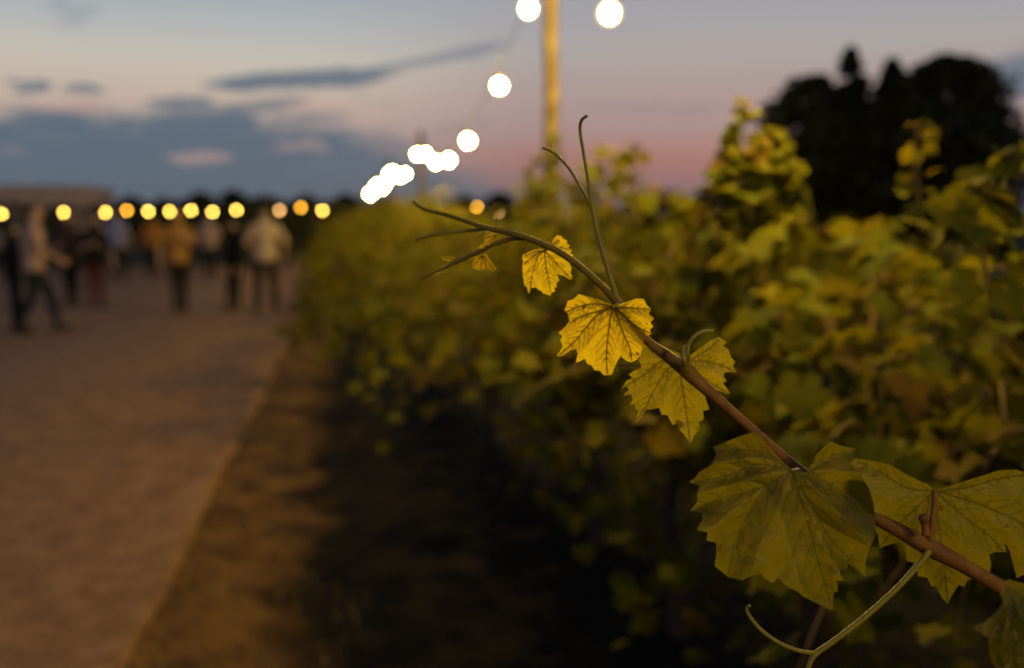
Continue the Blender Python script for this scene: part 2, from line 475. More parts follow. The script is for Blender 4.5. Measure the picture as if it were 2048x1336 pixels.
# ------------------------------------------------------------------ leaves
def leaf_template(seed, size=1.0):
    """a five-lobed toothed vine leaf about 1 wide, stalk at the origin, tip towards +x, face up"""
    r = random.Random(seed)
    lobes = [(0, 1.0, 0.42), (62, 0.86, 0.40), (-62, 0.86, 0.40), (122, 0.66, 0.45), (-122, 0.66, 0.45)]
    vs = [Vector((0, 0, 0))]
    n = 26
    ring = []
    for i in range(n):
        th = -165 + 330 * i / (n - 1)
        q = 0.40
        for a, l, wd in lobes:
            q = max(q, l * (1 - abs((th - a) / 58) ** 1.25 * 0.62))
        q *= (1.04 if i % 2 else 0.92) * r.uniform(0.96, 1.04) * 0.56
        a = math.radians(th)
        ring.append(Vector((q * math.cos(a), q * math.sin(a), 0)))
    k1 = r.uniform(0.15, 0.5); k2 = r.uniform(-0.1, 0.35)
    def bend(p):
        d2 = p.x * p.x + p.y * p.y
        return Vector((p.x, p.y, -k1 * p.x * abs(p.x) - k2 * d2 + 0.22 * abs(p.y) + 0.05 * math.sin(9 * p.x + seed) * p.y))
    mid = [bend(p * 0.55) + Vector((0, 0, 0.02 * (1 if i % 2 else -1))) for i, p in enumerate(ring)]
    vs += mid + [bend(p) for p in ring]
    fs = []
    for i in range(n - 1):
        fs.append((0, 1 + i, 2 + i))
        fs.append((1 + i, 1 + n + i, 2 + n + i, 2 + i))
    return vs, fs

def leaf_simple(seed):
    r = random.Random(seed)
    out = [(-0.12, 0.18), (-0.08, 0.42), (0.22, 0.30), (0.34, 0.40), (0.56, 0), (0.34, -0.40), (0.22, -0.30), (-0.08, -0.42), (-0.12, -0.18)]
    k = r.uniform(0.2, 0.6)
    vs = [Vector((0, 0, 0))] + [Vector((x, y, -k * x * abs(x) + 0.25 * abs(y))) * r.uniform(.93, 1.07) for x, y in out]
    return vs, [(0, i, i + 1) for i in range(1, 9)]

TEMPL = [leaf_template(i) for i in range(8)]
SIMP = [leaf_simple(i) for i in range(6)]
LEAF_MESH = []
for i, (vs, fs) in enumerate(TEMPL):
    me = bpy.data.meshes.new('vine_leaf'); me.from_pydata([tuple(q) for q in vs], [], fs)
    me.materials.append(M['leaf']); me.polygons.foreach_set('use_smooth', [True] * len(fs)); me.update()
    LEAF_MESH.append(me)

def leaf_frame(p, out, r, size, droop=0.5):
    """leaf matrix: the blade tip hangs out and down, the face looks outwards and up"""
    x = (out * r.uniform(0.4, 1.0) + Vector((r.uniform(-.6, .6), r.uniform(-.6, .6), -droop * r.uniform(0.3, 1.6)))).normalized()
    nrm = (out * r.uniform(0.3, 1.0) + Vector((r.uniform(-.7, .7), r.uniform(-.7, .7), r.uniform(0.2, 1.1))))
    nrm = (nrm - x * nrm.dot(x)).normalized()
    y = nrm.cross(x)
    m4 = Matrix((x, y, nrm)).transposed().to_4x4()
    return Matrix.Translation(p) @ m4 @ Matrix.Diagonal((size, size, size, 1))

# ------------------------------------------------------------------ grape vines of the row
def make_vine(base, seed, spread_l, spread_r, hgt, n_shoot, detail, label, group=None, extra=None, zlow=0.62, along=0.75, nleaf=14, fall=0.32):
    r = random.Random(seed)
    root = empty('grape_vine', base)
    tag(root, label, 'vine', group)
    # trunk, gnarled
    z = 0.0; x = y = 0.0; pts = []; rad = []
    for i in range(9):
        pts.append((x, y, z)); rad.append(0.042 * (1 - 0.45 * i / 8) * r.uniform(.85, 1.2))
        x += r.uniform(-.03, .03); y += r.uniform(-.03, .03); z += 0.085
    head = Vector(pts[-1])
    MB().tube([(a, b, c - 0.05 if c == 0 else c) for a, b, c in pts], rad, 9).build('trunk', M['bark'], root)
    arms = []
    for sgn in (-1, 1):
        ps = [head + Vector((r.uniform(-.02, .02) * k, sgn * 0.11 * k, 0.02 * k - 0.01 * r.random())) for k in range(5)]
        MB().tube(ps, [0.026, 0.023, 0.02, 0.017, 0.013], 7).build('cordon_arm', M['bark'], root)
        arms += ps[1:]
    leaves = []
    canes = MB()
    for k in range(n_shoot):
        s0 = r.choice(arms)
        t = k / n_shoot
        lft = r.random() < 0.6
        tx = -spread_l * r.random() ** 0.75 if lft else spread_r * r.random()
        ty = r.uniform(-along, along)
        hz = r.uniform(0.62, 1.0) * (hgt - 0.75)
        hz *= 1 - fall * (abs(tx) / max(spread_l, spread_r)) ** 1.5
        tip_drop = r.uniform(0.0, 0.7) * (abs(tx) / max(0.3, spread_l))
        ps = []
        nseg = 9
        for i in range(nseg + 1):
            u = i / nseg
            ps.append(Vector((s0.x + tx * (u ** 1.15), s0.y + ty * u * r.uniform(.94, 1.06),
                              s0.z + hz * math.sin(min(u * 1.15, 1.0) * math.pi / 2) - tip_drop * max(0, u - .45) ** 1.5 * 2.2)))
        if detail: MB().tube(ps, [0.0055 - 0.0036 * i / nseg for i in range(nseg + 1)], 5).build('cane', M['cane'], root)
        else: canes.tube(ps, [0.0055 - 0.0036 * i / nseg for i in range(nseg + 1)], 3)
        for j in range(nleaf):
            u = (j + r.random()) / nleaf * 0.98 + 0.03
            i = min(int(u * nseg), nseg - 1); f = u * nseg - i
            p = ps[i].lerp(ps[min(i + 1, nseg)], min(max(f, 0), 1))
            o = Vector((p.x * 0.9 + r.uniform(-.5, .5), r.uniform(-.6, .6), r.uniform(-.3, .6))).normalized()
            p = p + o * r.uniform(0.03, 0.12)
            if p.z < zlow: p.z = zlow + r.uniform(0, .2)
            sz = r.uniform(0.085, 0.15) * (1 - 0.5 * max(0, u - 0.6))
            leaves.append((p, o, sz))
    if detail:                       # lower leaves that hang in the shade under the canopy
        for _ in range(110):
            p = Vector((r.uniform(-.38, .4), r.uniform(-.6, .6), r.uniform(.25, .95)))
            leaves.append((p, Vector((p.x, r.uniform(-.5, .5), .2)).normalized(), r.uniform(.09, .14)))
    if extra:
        for pts_, szs in extra:
            pl = [Vector(q) - Vector(base) for q in pts_]
            pl = [Vector(q) for q in spline([tuple(q) for q in pl], 5)]
            MB().tube(pl, [0.005 - 0.003 * i / len(pl) for i in range(len(pl))], 5).build('cane', M['cane'], root)
            for i, q in enumerate(pl):
                if i < 2: continue
                for _ in range((2 if szs > 0.07 else 1) if detail else 5):
                    o = Vector((r.uniform(-1, .6), r.uniform(-1, .6), r.uniform(-.2, .5))).normalized()
                    leaves.append((q + o * (0.05 if detail else r.uniform(0.03, 0.17)) * (1.3 - i / len(pl)), o, szs * r.uniform(.65, 1.15) * (1.15 - 0.55 * i / len(pl))))
    r.shuffle(leaves)
    stuff = MB()
    c0 = Vector((0, 0, EYE)) - Vector(base)
    if detail: leaves.sort(key=lambda q: (q[0] - c0).length - q[0].z * 0.5)
    n_obj = 0
    for p, o, sz in leaves:
        mat = leaf_frame(p, o, r, sz)
        if detail and n_obj < 290:
            ob = bpy.data.objects.new('leaf', r.choice(LEAF_MESH))
            C.objects.link(ob); ob.parent = root; ob.matrix_local = mat
            n_obj += 1
        else:
            vs, fs = r.choice(TEMPL if detail else SIMP)
            b = len(stuff.v); tv = r.random()
            stuff.v += [mat @ q for q in vs]; stuff.t += [tv] * len(vs)
            stuff.f += [tuple(b + i for i in q) for q in fs]
    if stuff.v: tag(stuff.build('foliage', M['leaf'], root), kind='stuff')
    if canes.v: tag(canes.build('canes', M['cane'], root), kind='stuff')
    return root

# the nearest vines, whose leaves can be told apart
make_vine((1.42, 1.55, 0), 11, 0.55, 0.6, 1.58, 32, True, 'grape vine that the sharp leaning shoot grows out of', nleaf=13,
          extra=[([at(1990, 640, 1.6), at(1960, 480, 1.65), at(1960, 400, 1.7), at(2035, 310, 1.7)], 0.10)])
make_vine((1.32, 2.55, 0), 12, 0.72, 0.6, 1.69, 34, True, 'grape vine next to the leaning shoot with a thin shoot sticking up before dark trees',
          extra=[([at(1840, 460, 2.3), at(1838, 400, 2.3), at(1832, 320, 2.3), at(1835, 245, 2.3)], 0.068)])
make_vine((1.22, 3.45, 0), 13, 0.85, 0.6, 1.88, 36, True, 'tall bushy grape vine with a yellow-green peak standing above the row',
          extra=[([at(1500, 500, 2.9), at(1490, 380, 2.9), at(1480, 290, 2.9), at(1490, 215, 2.9)], 0.12),
                 ([at(1520, 520, 2.86), at(1515, 420, 2.86), at(1508, 340, 2.86), at(1512, 285, 2.86)], 0.13),
                 ([at(1560, 500, 2.9), at(1545, 380, 2.9), at(1540, 310, 2.9), at(1548, 265, 2.9)], 0.12),
                 ([at(1590, 520, 2.9), at(1590, 430, 2.9), at(1580, 360, 2.9), at(1572, 325, 2.9)], 0.14),
                 ([at(1440, 500, 2.9), at(1445, 410, 2.9), at(1452, 360, 2.9), at(1462, 330, 2.9)], 0.12)])
make_vine((1.18, 4.5, 0), 14, 0.95, 0.6, 1.84, 34, True, 'grape vine in front of the light pole with leaves reaching down over shaded soil', zlow=0.45, nleaf=16, fall=0.55,
          extra=[([at(1280, 480, 4.3), at(1275, 400, 4.3), at(1268, 330, 4.3), at(1262, 280, 4.3)], 0.07)])
make_vine((1.20, 5.6, 0), 15, 1.05, 0.6, 1.98, 34, True, 'grape vine climbing around the foot of the tall light pole', zlow=0.45, nleaf=16, fall=0.62,
          extra=[([at(1110, 480, 5.4), at(1105, 400, 5.4), at(1112, 330, 5.4), at(1108, 275, 5.4)], 0.11),
                 ([at(1140, 480, 5.4), at(1160, 400, 5.3), at(1190, 340, 5.3), at(1205, 300, 5.3)], 0.10),
                 ([at(1070, 480, 5.4), at(1062, 400, 5.4), at(1066, 350, 5.4), at(1078, 315, 5.4)], 0.11)])
GV = 'far grape vines of the row'
yv = 6.65
k = 0
SPRAWL = {0: [([at(800, 600, 6.5), at(740, 620, 6.3), at(690, 660, 6.1), at(650, 712, 5.9)], 0.12), ([at(840, 620, 6.4), at(800, 640, 6.2), at(760, 690, 6.0), at(730, 735, 5.8)], 0.12)],
          1: [([at(760, 570, 7.6), at(690, 590, 7.4), at(630, 640, 7.2), at(600, 690, 7.1)], 0.12), ([at(780, 520, 7.6), at(720, 510, 7.5), at(660, 530, 7.3), at(630, 590, 7.2)], 0.12)],
          2: [([at(740, 540, 8.7), at(670, 555, 8.5), at(610, 600, 8.3), at(572, 662, 8.1)], 0.12), ([at(740, 500, 8.7), at(690, 480, 8.5), at(640, 500, 8.3), at(615, 560, 8.1)], 0.12)],
          3: [([at(740, 500, 9.8), at(680, 490, 9.6), at(630, 520, 9.4), at(600, 580, 9.3)], 0.12)],
          4: [([at(735, 520, 10.9), at(680, 520, 10.7), at(630, 560, 10.5), at(598, 625, 10.3)], 0.12)],
          5: [([at(730, 470, 12.0), at(690, 450, 11.8), at(650, 470, 11.6), at(625, 520, 11.4)], 0.12)]}
while yv < 28.6:
    xv = 0.92 - 0.012 * (yv - 6)
    make_vine((xv + rng.uniform(-.06, .06), yv, 0), 30 + k, 1.22 + rng.uniform(-.1, .12), 0.65, (1.53 if yv < 9.6 else 1.82) + rng.uniform(-.06, .08), 30, False,
              'bushy grape vine in the row beyond the tall light pole', GV, zlow=0.60, extra=SPRAWL.get(k))
    yv += 1.1 + rng.uniform(-.08, .08); k += 1

for k in range(10):
    make_vine((3.5 + rng.uniform(-.08, .08), 2.6 + 1.25 * k, 0), 130 + k, 0.8, 0.7, 1.66 + rng.uniform(-.05, .05), 28, False,
              'grape vine of the next row, glimpsed through gaps in the lit row', 'grape vines of the next row', zlow=0.5)

# ------------------------------------------------------------------ string of bulbs along the row
POLES = [(1.25, -5.2, 3.1), (1.15, 5.55, 3.12), (1.22, 16.0, 2.82), (1.22, 26.5, 2.95), (1.20, 37.0, 2.92), (1.10, 47.5, 2.92)]
SAG = [0.60, 0.59, 0.32, 0.36, 0.36]
PLAB = ['', 'tall wooden pole lit orange by the bulbs, rising out of the vines', 'second wooden light pole along the row of vines',
        'third wooden light pole along the row of vines', 'fourth wooden light pole along the row of vines', 'last wooden light pole at the end of the bulb string']
for i, (x, y, z) in enumerate(POLES):
    if i == 0: continue
    p = empty('light_pole', (x, y, 0)); tag(p, PLAB[i], 'pole', 'poles of the bulb string')
    hgt = z + 0.12
    MB().tube([(0.006 * math.sin(k * 2.1), 0.006 * math.cos(k * 1.3), hgt * k / 10 - (0.2 if k == 0 else 0)) for k in range(11)],
              [0.048 - 0.008 * k / 10 for k in range(11)], 12).build('shaft', M['wood'] if i == 1 else M['bark'], p)
    MB().tube([(-0.05, 0, z), (0, 0, z + 0.01), (0.05, 0, z)], 0.006, 6).build('hook', M['cable'], p)

def cable_z(y):
    for i in range(len(POLES) - 1):
        a, b = POLES[i], POLES[i + 1]
        if a[1] <= y <= b[1]:
            t = (y - a[1]) / (b[1] - a[1])
            return a[0] + (b[0] - a[0]) * t, a[2] + (b[2] - a[2]) * t - SAG[i] * 4 * t * (1 - t)
    return POLES[-1][0], POLES[-1][2]
CL = ['bulb cable running overhead from behind to the tall pole', 'bulb cable sagging from the tall pole to the second pole',
      'bulb cable sagging from the second pole to the third', 'bulb cable sagging from the third pole to the fourth', 'bulb cable sagging from the fourth pole to the last']
for i in range(len(POLES) - 1):
    a, b = POLES[i], POLES[i + 1]
    ps = []
    for k in range(25):
        y = a[1] + (b[1] - a[1]) * k / 24
        x, z = cable_z(min(max(y, a[1] + 1e-4), b[1] - 1e-4))
        ps.append((x, y, z))
    tag(MB().tube(ps, 0.0035, 6).build('bulb_cable', M['cable']), CL[i], 'cable', 'cables of the bulb string')

def bulb_meshes(rad, drop):
    """globe glowing round its filament, neck and socket, hanging from the origin"""
    g = MB(); prof = []
    for i in range(13):
        th = math.pi * i / 12
        prof.append((rad * math.sin(th), -drop - rad * math.cos(math.pi - th) * -1))
    g.blob((0, 0, -drop), (rad, rad, rad), 14, 10)
    rad = max(rad, 0.05) if drop > 0.12 else rad
    nk = MB().tube([(0, 0, -drop + rad * 1.0), (0, 0, -drop + rad * 1.25)], [rad * 0.36, rad * 0.34], 10)
    so = MB().tube([(0, 0, -drop + rad * 1.2), (0, 0, -drop + rad * 1.7), (0, 0, -drop + rad * 1.9)], [rad * 0.38, rad * 0.38, rad * 0.2], 10)
    co = MB().tube([(0, 0, -drop + rad * 1.8), (0, 0, 0.003)], 0.004, 5)
    return g.mesh('globe'), nk.mesh('neck'), so.mesh('socket'), co.mesh('lead')

def hang(loc, meshes, mat, label, group):
    b = empty('light_bulb', loc); tag(b, label, 'light bulb', group)
    g, nk, so, co = meshes
    gm = g
    if not g.materials: g.materials.append(mat)
    if g.materials[0] != mat:
        gm = g.copy(); gm.materials.clear(); gm.materials.append(mat)
    if mat == M['bulb']:                 # the lit core inside its glass
        gm.materials.clear(); gm.materials.append(M['bulb'])
        gl = link('globe', GLASS[id(meshes)], M['globe'], b); link('filament_core', gm, None, gl)
    else: gl = link('globe', gm, None, b)
    link('neck', nk, M['cable'], gl); sk = link('socket', so, M['cable'], b); link('lead', co, M['cable'], sk)
    return b

NEAR = bulb_meshes(0.0345, 0.20)
STR = bulb_meshes(0.0345, 0.13)
GLASS = {id(NEAR): MB().blob((0, 0, -0.20), (0.052, 0.052, 0.052), 16, 12).mesh('globe'), id(STR): MB().blob((0, 0, -0.13), (0.052, 0.052, 0.052), 16, 12).mesh('globe')}
GB = 'white glowing bulbs strung along the vine row'
def string_bulb(y, ms, label, dx_=0.0):
    x, z = cable_z(y)
    hang((x + dx_, y, z), ms, M['bulb'], label, GB)
for y in (-3.9, -1.7, 2.5): string_bulb(y, NEAR, 'white glowing bulb hanging over the near vines, above the leaning shoot')
hang((1.275, 4.78, 2.78), NEAR, M['bulb'], 'large white glowing bulb hanging beside the tall pole over the yellow-topped vine', GB)
string_bulb(6.1, STR, 'white glowing bulb touching the tall pole on its gravel side', -0.03)
string_bulb(7.5, STR, 'single white bulb hanging on the sloping cable, next after the tall pole')
string_bulb(9.55, STR, 'single white bulb, second after the tall pole along the sagging cable')
yb = 11.45; nb = 0
while yb < 47.0:
    if 17.7 < yb < 20.0:
        yb = 20.2; continue
    string_bulb(yb, STR, 'white glowing bulb low in the sag before the second pole' if yb < 13.5 else
                ('white glowing bulb in the cluster around the second pole' if yb < 18 else 'small white bulb in the merged far cluster of the string'))
    yb += 1.8 + rng.uniform(-.12, .12)

# ------------------------------------------------------------------ lanterns in a row across the end of the yard
FY = 29.5
FAR = bulb_meshes(0.036, 0.10)
FARB = {}
def far_pt(px, py):
    d = at(px, py, 1.0) - Vector((0, 0, EYE))
    return Vector((0, 0, EYE)) + d * (FY / d.y)
lights = [(3, 428, 0), (127, 425, 0), (211, 425, 0), (254, 421, 1), (297, 423, 0), (339, 423, 0), (382, 421, 0), (425, 424, 0), (473, 420, 0),
          (559, 421, 2), (602, 415, 1), (645, 421, 0), (907, 419, 0), (953, 413, 1), (995, 423, 2)]
fl_l = {0: 'yellow bulb in the row of lights before the dark hedge across the yard end', 1: 'amber bulb, deeper orange than its neighbours in the row across the yard end',
        2: 'dim peach bulb, paler than its neighbours in the row across the yard end'}
pts = []
for px, py, kd in lights:
    q = far_pt(px, py) + Vector((0, 0, 0.10))
    pts.append(q)
    key = kd
    if key not in FARB: FARB[key] = bulb_meshes(0.036, 0.10)
    lab = fl_l[kd] if px < 700 else 'warm bulb of the far row glimpsed just above the vines'
    hang(q, FARB[key], [M['lamp'], M['lamp_amber'], M['lamp_dim']][kd], lab, 'warm bulbs in a row across the end of the yard')
x0, x1 = -14.0, 7.5
cab = [(x0, FY, 1.92)] + [tuple(q) for q in pts] + [(x1, FY, 1.95)]
tag(MB().tube(cab, 0.004, 5).build('bulb_cable', M['cable']), 'cable of warm bulbs across the far end of the yard', 'cable')
for x in (x0, -7.6, -0.75, x1):
    p = empty('cable_post', (x, FY + 0.03, 0)); tag(p, 'thin dark post carrying the warm bulbs before the hedge', 'post', 'posts of the far bulb row')
    MB().tube([(0, 0, -0.1), (0, 0, 1.0), (0, 0, 2.0)], [0.03, 0.028, 0.026], 8).build('shaft', M['bark'], p)
    MB().tube([(0, -0.04, 1.93), (0, 0, 1.95)], 0.006, 5).build('hook', M['cable'], p)

# ------------------------------------------------------------------ hedge, far trees, building
def leaf_cloud(inside, n, size, seed, tnt=1.0):
    r = random.Random(seed); mb = MB()
    for _ in range(n):
        p = inside(r)
        vs, fs = r.choice(SIMP)
        o = Vector((r.uniform(-1, 1), r.uniform(-1, 1), r.uniform(-.2, 1))).normalized()
        mt = leaf_frame(p, o, r, size * r.uniform(.6, 1.3))
        b = len(mb.v); tv = r.random() * tnt
        mb.v += [mt @ q for q in vs]; mb.t += [tv] * len(vs); mb.f += [tuple(b + i for i in q) for q in fs]
    return mb
hd = empty('hedge', (-4.0, 31.2, 0)); tag(hd, 'long dark hedge closing off the far end of the gravel yard', 'hedge')
def hin(r):
    x = r.uniform(-15, 17)
    h = 1.93 + 0.16 * noise.noise(Vector((x * 0.6, 3, 0))) + 0.12 * noise.noise(Vector((x * 1.9, 7, 0)))
    return Vector((x, r.choice((r.uniform(-.6, .6), -.6 + r.uniform(-.1, .25))), 0.08 + (h - 0.08) * r.random() ** 0.8))
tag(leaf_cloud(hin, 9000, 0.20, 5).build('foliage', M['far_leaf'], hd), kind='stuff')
for i in range(20):
    x = -14.5 + 1.6 * i
    MB().tube([(x, 0, -0.1), (x + rng.uniform(-.1, .1), 0.05, 0.7), (x + rng.uniform(-.2, .2), 0, 1.5)], [0.05, 0.035, 0.015], 6).build('stem', M['tree_bark'], hd)

def make_tree(name, base, h, rx, n, size, seed, label, cat, group, crown_lo, shape, mat):
    r = random.Random(seed)
    t = empty(name, base); tag(t, label, cat, group)
    tr_ = MB().tube([(r.uniform(-.04, .04) * k, r.uniform(-.04, .04) * k, -0.15 + (h * 0.9) * k / 7) for k in range(8)],
              [max(0.012, h * 0.026 * (1 - k / 7.6)) for k in range(8)], 8).build('trunk', M['tree_bark'], t)
    blobs = []
    nlimb = 9
    for i in range(nlimb):
        z = crown_lo + (h * 0.86 - crown_lo) * i / nlimb
        a = i * 2.4 + r.uniform(-.4, .4)
        u = (z - crown_lo) / (h - crown_lo)
        l = rx * shape(u) * r.uniform(.7, 1.0)
        e = Vector((math.cos(a) * l, math.sin(a) * l, z + 0.25 * l))
        MB().tube([(0, 0, z), tuple(e * 0.5 + Vector((0, 0, z * 0.5 + .03))), tuple(e)], [h * 0.008, h * 0.006, h * 0.003], 5).build('limb', M['tree_bark'], tr_)
        blobs.append(e)
    def ins(rr):
        while True:
            u = rr.random()
            z = crown_lo + (h - crown_lo) * u
            a = rr.uniform(0, 6.283)
            lump = 1 + 0.30 * noise.noise(Vector((math.cos(a) * 1.6 + seed, math.sin(a) * 1.6, z * 1.1))) + 0.34 * noise.noise(Vector((math.cos(a) * 5, math.sin(a) * 5 + seed, z * 3.0)))
            q = rr.random() ** 0.42 * (1.0 if rr.random() < 0.93 else rr.uniform(1.0, 1.22))
            l = rx * shape(u) * lump * q
            p = Vector((math.cos(a) * l, math.sin(a) * l, z))
            if noise.noise(p * 1.5 + Vector((seed, 0, 0))) > -0.32: return p
    tag(leaf_cloud(ins, n, size, seed).build('crown', mat, t), kind='stuff')
    return t

rnd = lambda u: (max(0.0, 1 - (2 * u - 0.8) ** 2 / 1.44)) ** 0.5 if u > 0.4 else (0.75 + 0.25 * u / 0.4)
cone = lambda u: (1 - u) ** 0.72 * 0.97 + 0.03
def tree_at(px, ptop, depth, rpx, seed, label, shape, n=2600, name='dark_tree'):
    c = at(px, ptop, depth)
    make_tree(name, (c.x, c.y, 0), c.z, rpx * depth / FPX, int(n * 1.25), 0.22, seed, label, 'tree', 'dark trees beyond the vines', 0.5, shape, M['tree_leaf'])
tree_at(1630, 152, 24.0, 135, 61, 'dark round tree lowest on the near side of the black clump', rnd, 5200)
tree_at(1702, 96, 24.6, 100, 62, 'dark pointed tree whose spike tops the black clump', cone, 3600)
tree_at(1785, 120, 25.0, 120, 63, 'dark pointed tree between the spike and the broad crown', cone, 4200)
tree_at(1895, 112, 23.6, 160, 64, 'broad dark domed tree, widest of the black clump', rnd, 7500)
tree_at(1850, 205, 22.4, 205, 65, 'low dark bush in front of the domed tree', rnd, 6500, 'dark_bush')
tree_at(1665, 225, 22.6, 115, 66, 'low dark bush at the foot of the pointed trees', rnd, 4000, 'dark_bush')

def far_tree(px, ptop, depth, rpx, seed, shape=rnd):
    c = at(px, ptop, depth)
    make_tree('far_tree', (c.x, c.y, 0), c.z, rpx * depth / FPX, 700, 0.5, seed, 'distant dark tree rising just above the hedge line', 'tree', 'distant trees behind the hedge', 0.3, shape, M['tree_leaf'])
for i, (px, pt, rp) in enumerate([(210, 402, 50), (262, 396, 45), (330, 400, 55), (402, 388, 42), (465, 384, 40), (530, 394, 55), (610, 396, 50), (690, 392, 55),
                                  (770, 398, 50), (850, 400, 45), (930, 394, 42), (1000, 388, 46), (1060, 392, 40), (1340, 384, 60), (1420, 380, 50)]):
    far_tree(px, pt, 55 + 4 * (i % 3), rp, 80 + i)

b = empty('tan_building', at(60, 430, 44).xy.to_3d()); tag(b, 'low flat-roofed tan building behind the hedge', 'building')
wr = 44 / FPX * 102
wh = at(60, 372, 44).z
wall = MB().box(-3.5 - wr, wr, 0, 6, -0.1, wh - 0.12).build('wall', M['tan'], b, False)
rf = MB().box(-3.6 - wr, wr + 0.08, -0.08, 6.1, wh - 0.118, wh + 0.02).build('roof', M['tan'], b, False)
for i in range(4):
    wx = -5.0 + 1.75 * i
    f = MB().box(wx - .5, wx + .5, -0.03, -0.003, 0.9, 1.75).build('window', M['dark_roof'], b, False)
    MB().box(wx - .43, wx + .43, -0.04, -0.033, 0.97, 1.68).build('pane', M['glass'], f, False)
dr = MB().box(wr - 1.5, wr - 0.6, -0.035, -0.003, 0.0, 2.05).build('door', M['dark_roof'], b, False)
MB().tube([(wr - 1.4, -0.06, 1.0), (wr - 1.4, -0.05, 1.12)], 0.012, 6).build('handle', M['cable'], dr)

# ------------------------------------------------------------------ people in the yard
def limb(mb, a, b, ra, rb, n=5, ell=1.0):
    a, b = Vector(a), Vector(b)
    mb.tube([a.lerp(b, i / (n - 1)) for i in range(n)], [ra + (rb - ra) * i / (n - 1) for i in range(n)], 12, True, ell)
    mb.blob(a, (ra, ra, ra), 12, 8); mb.blob(b, (rb, rb, rb), 12, 8)

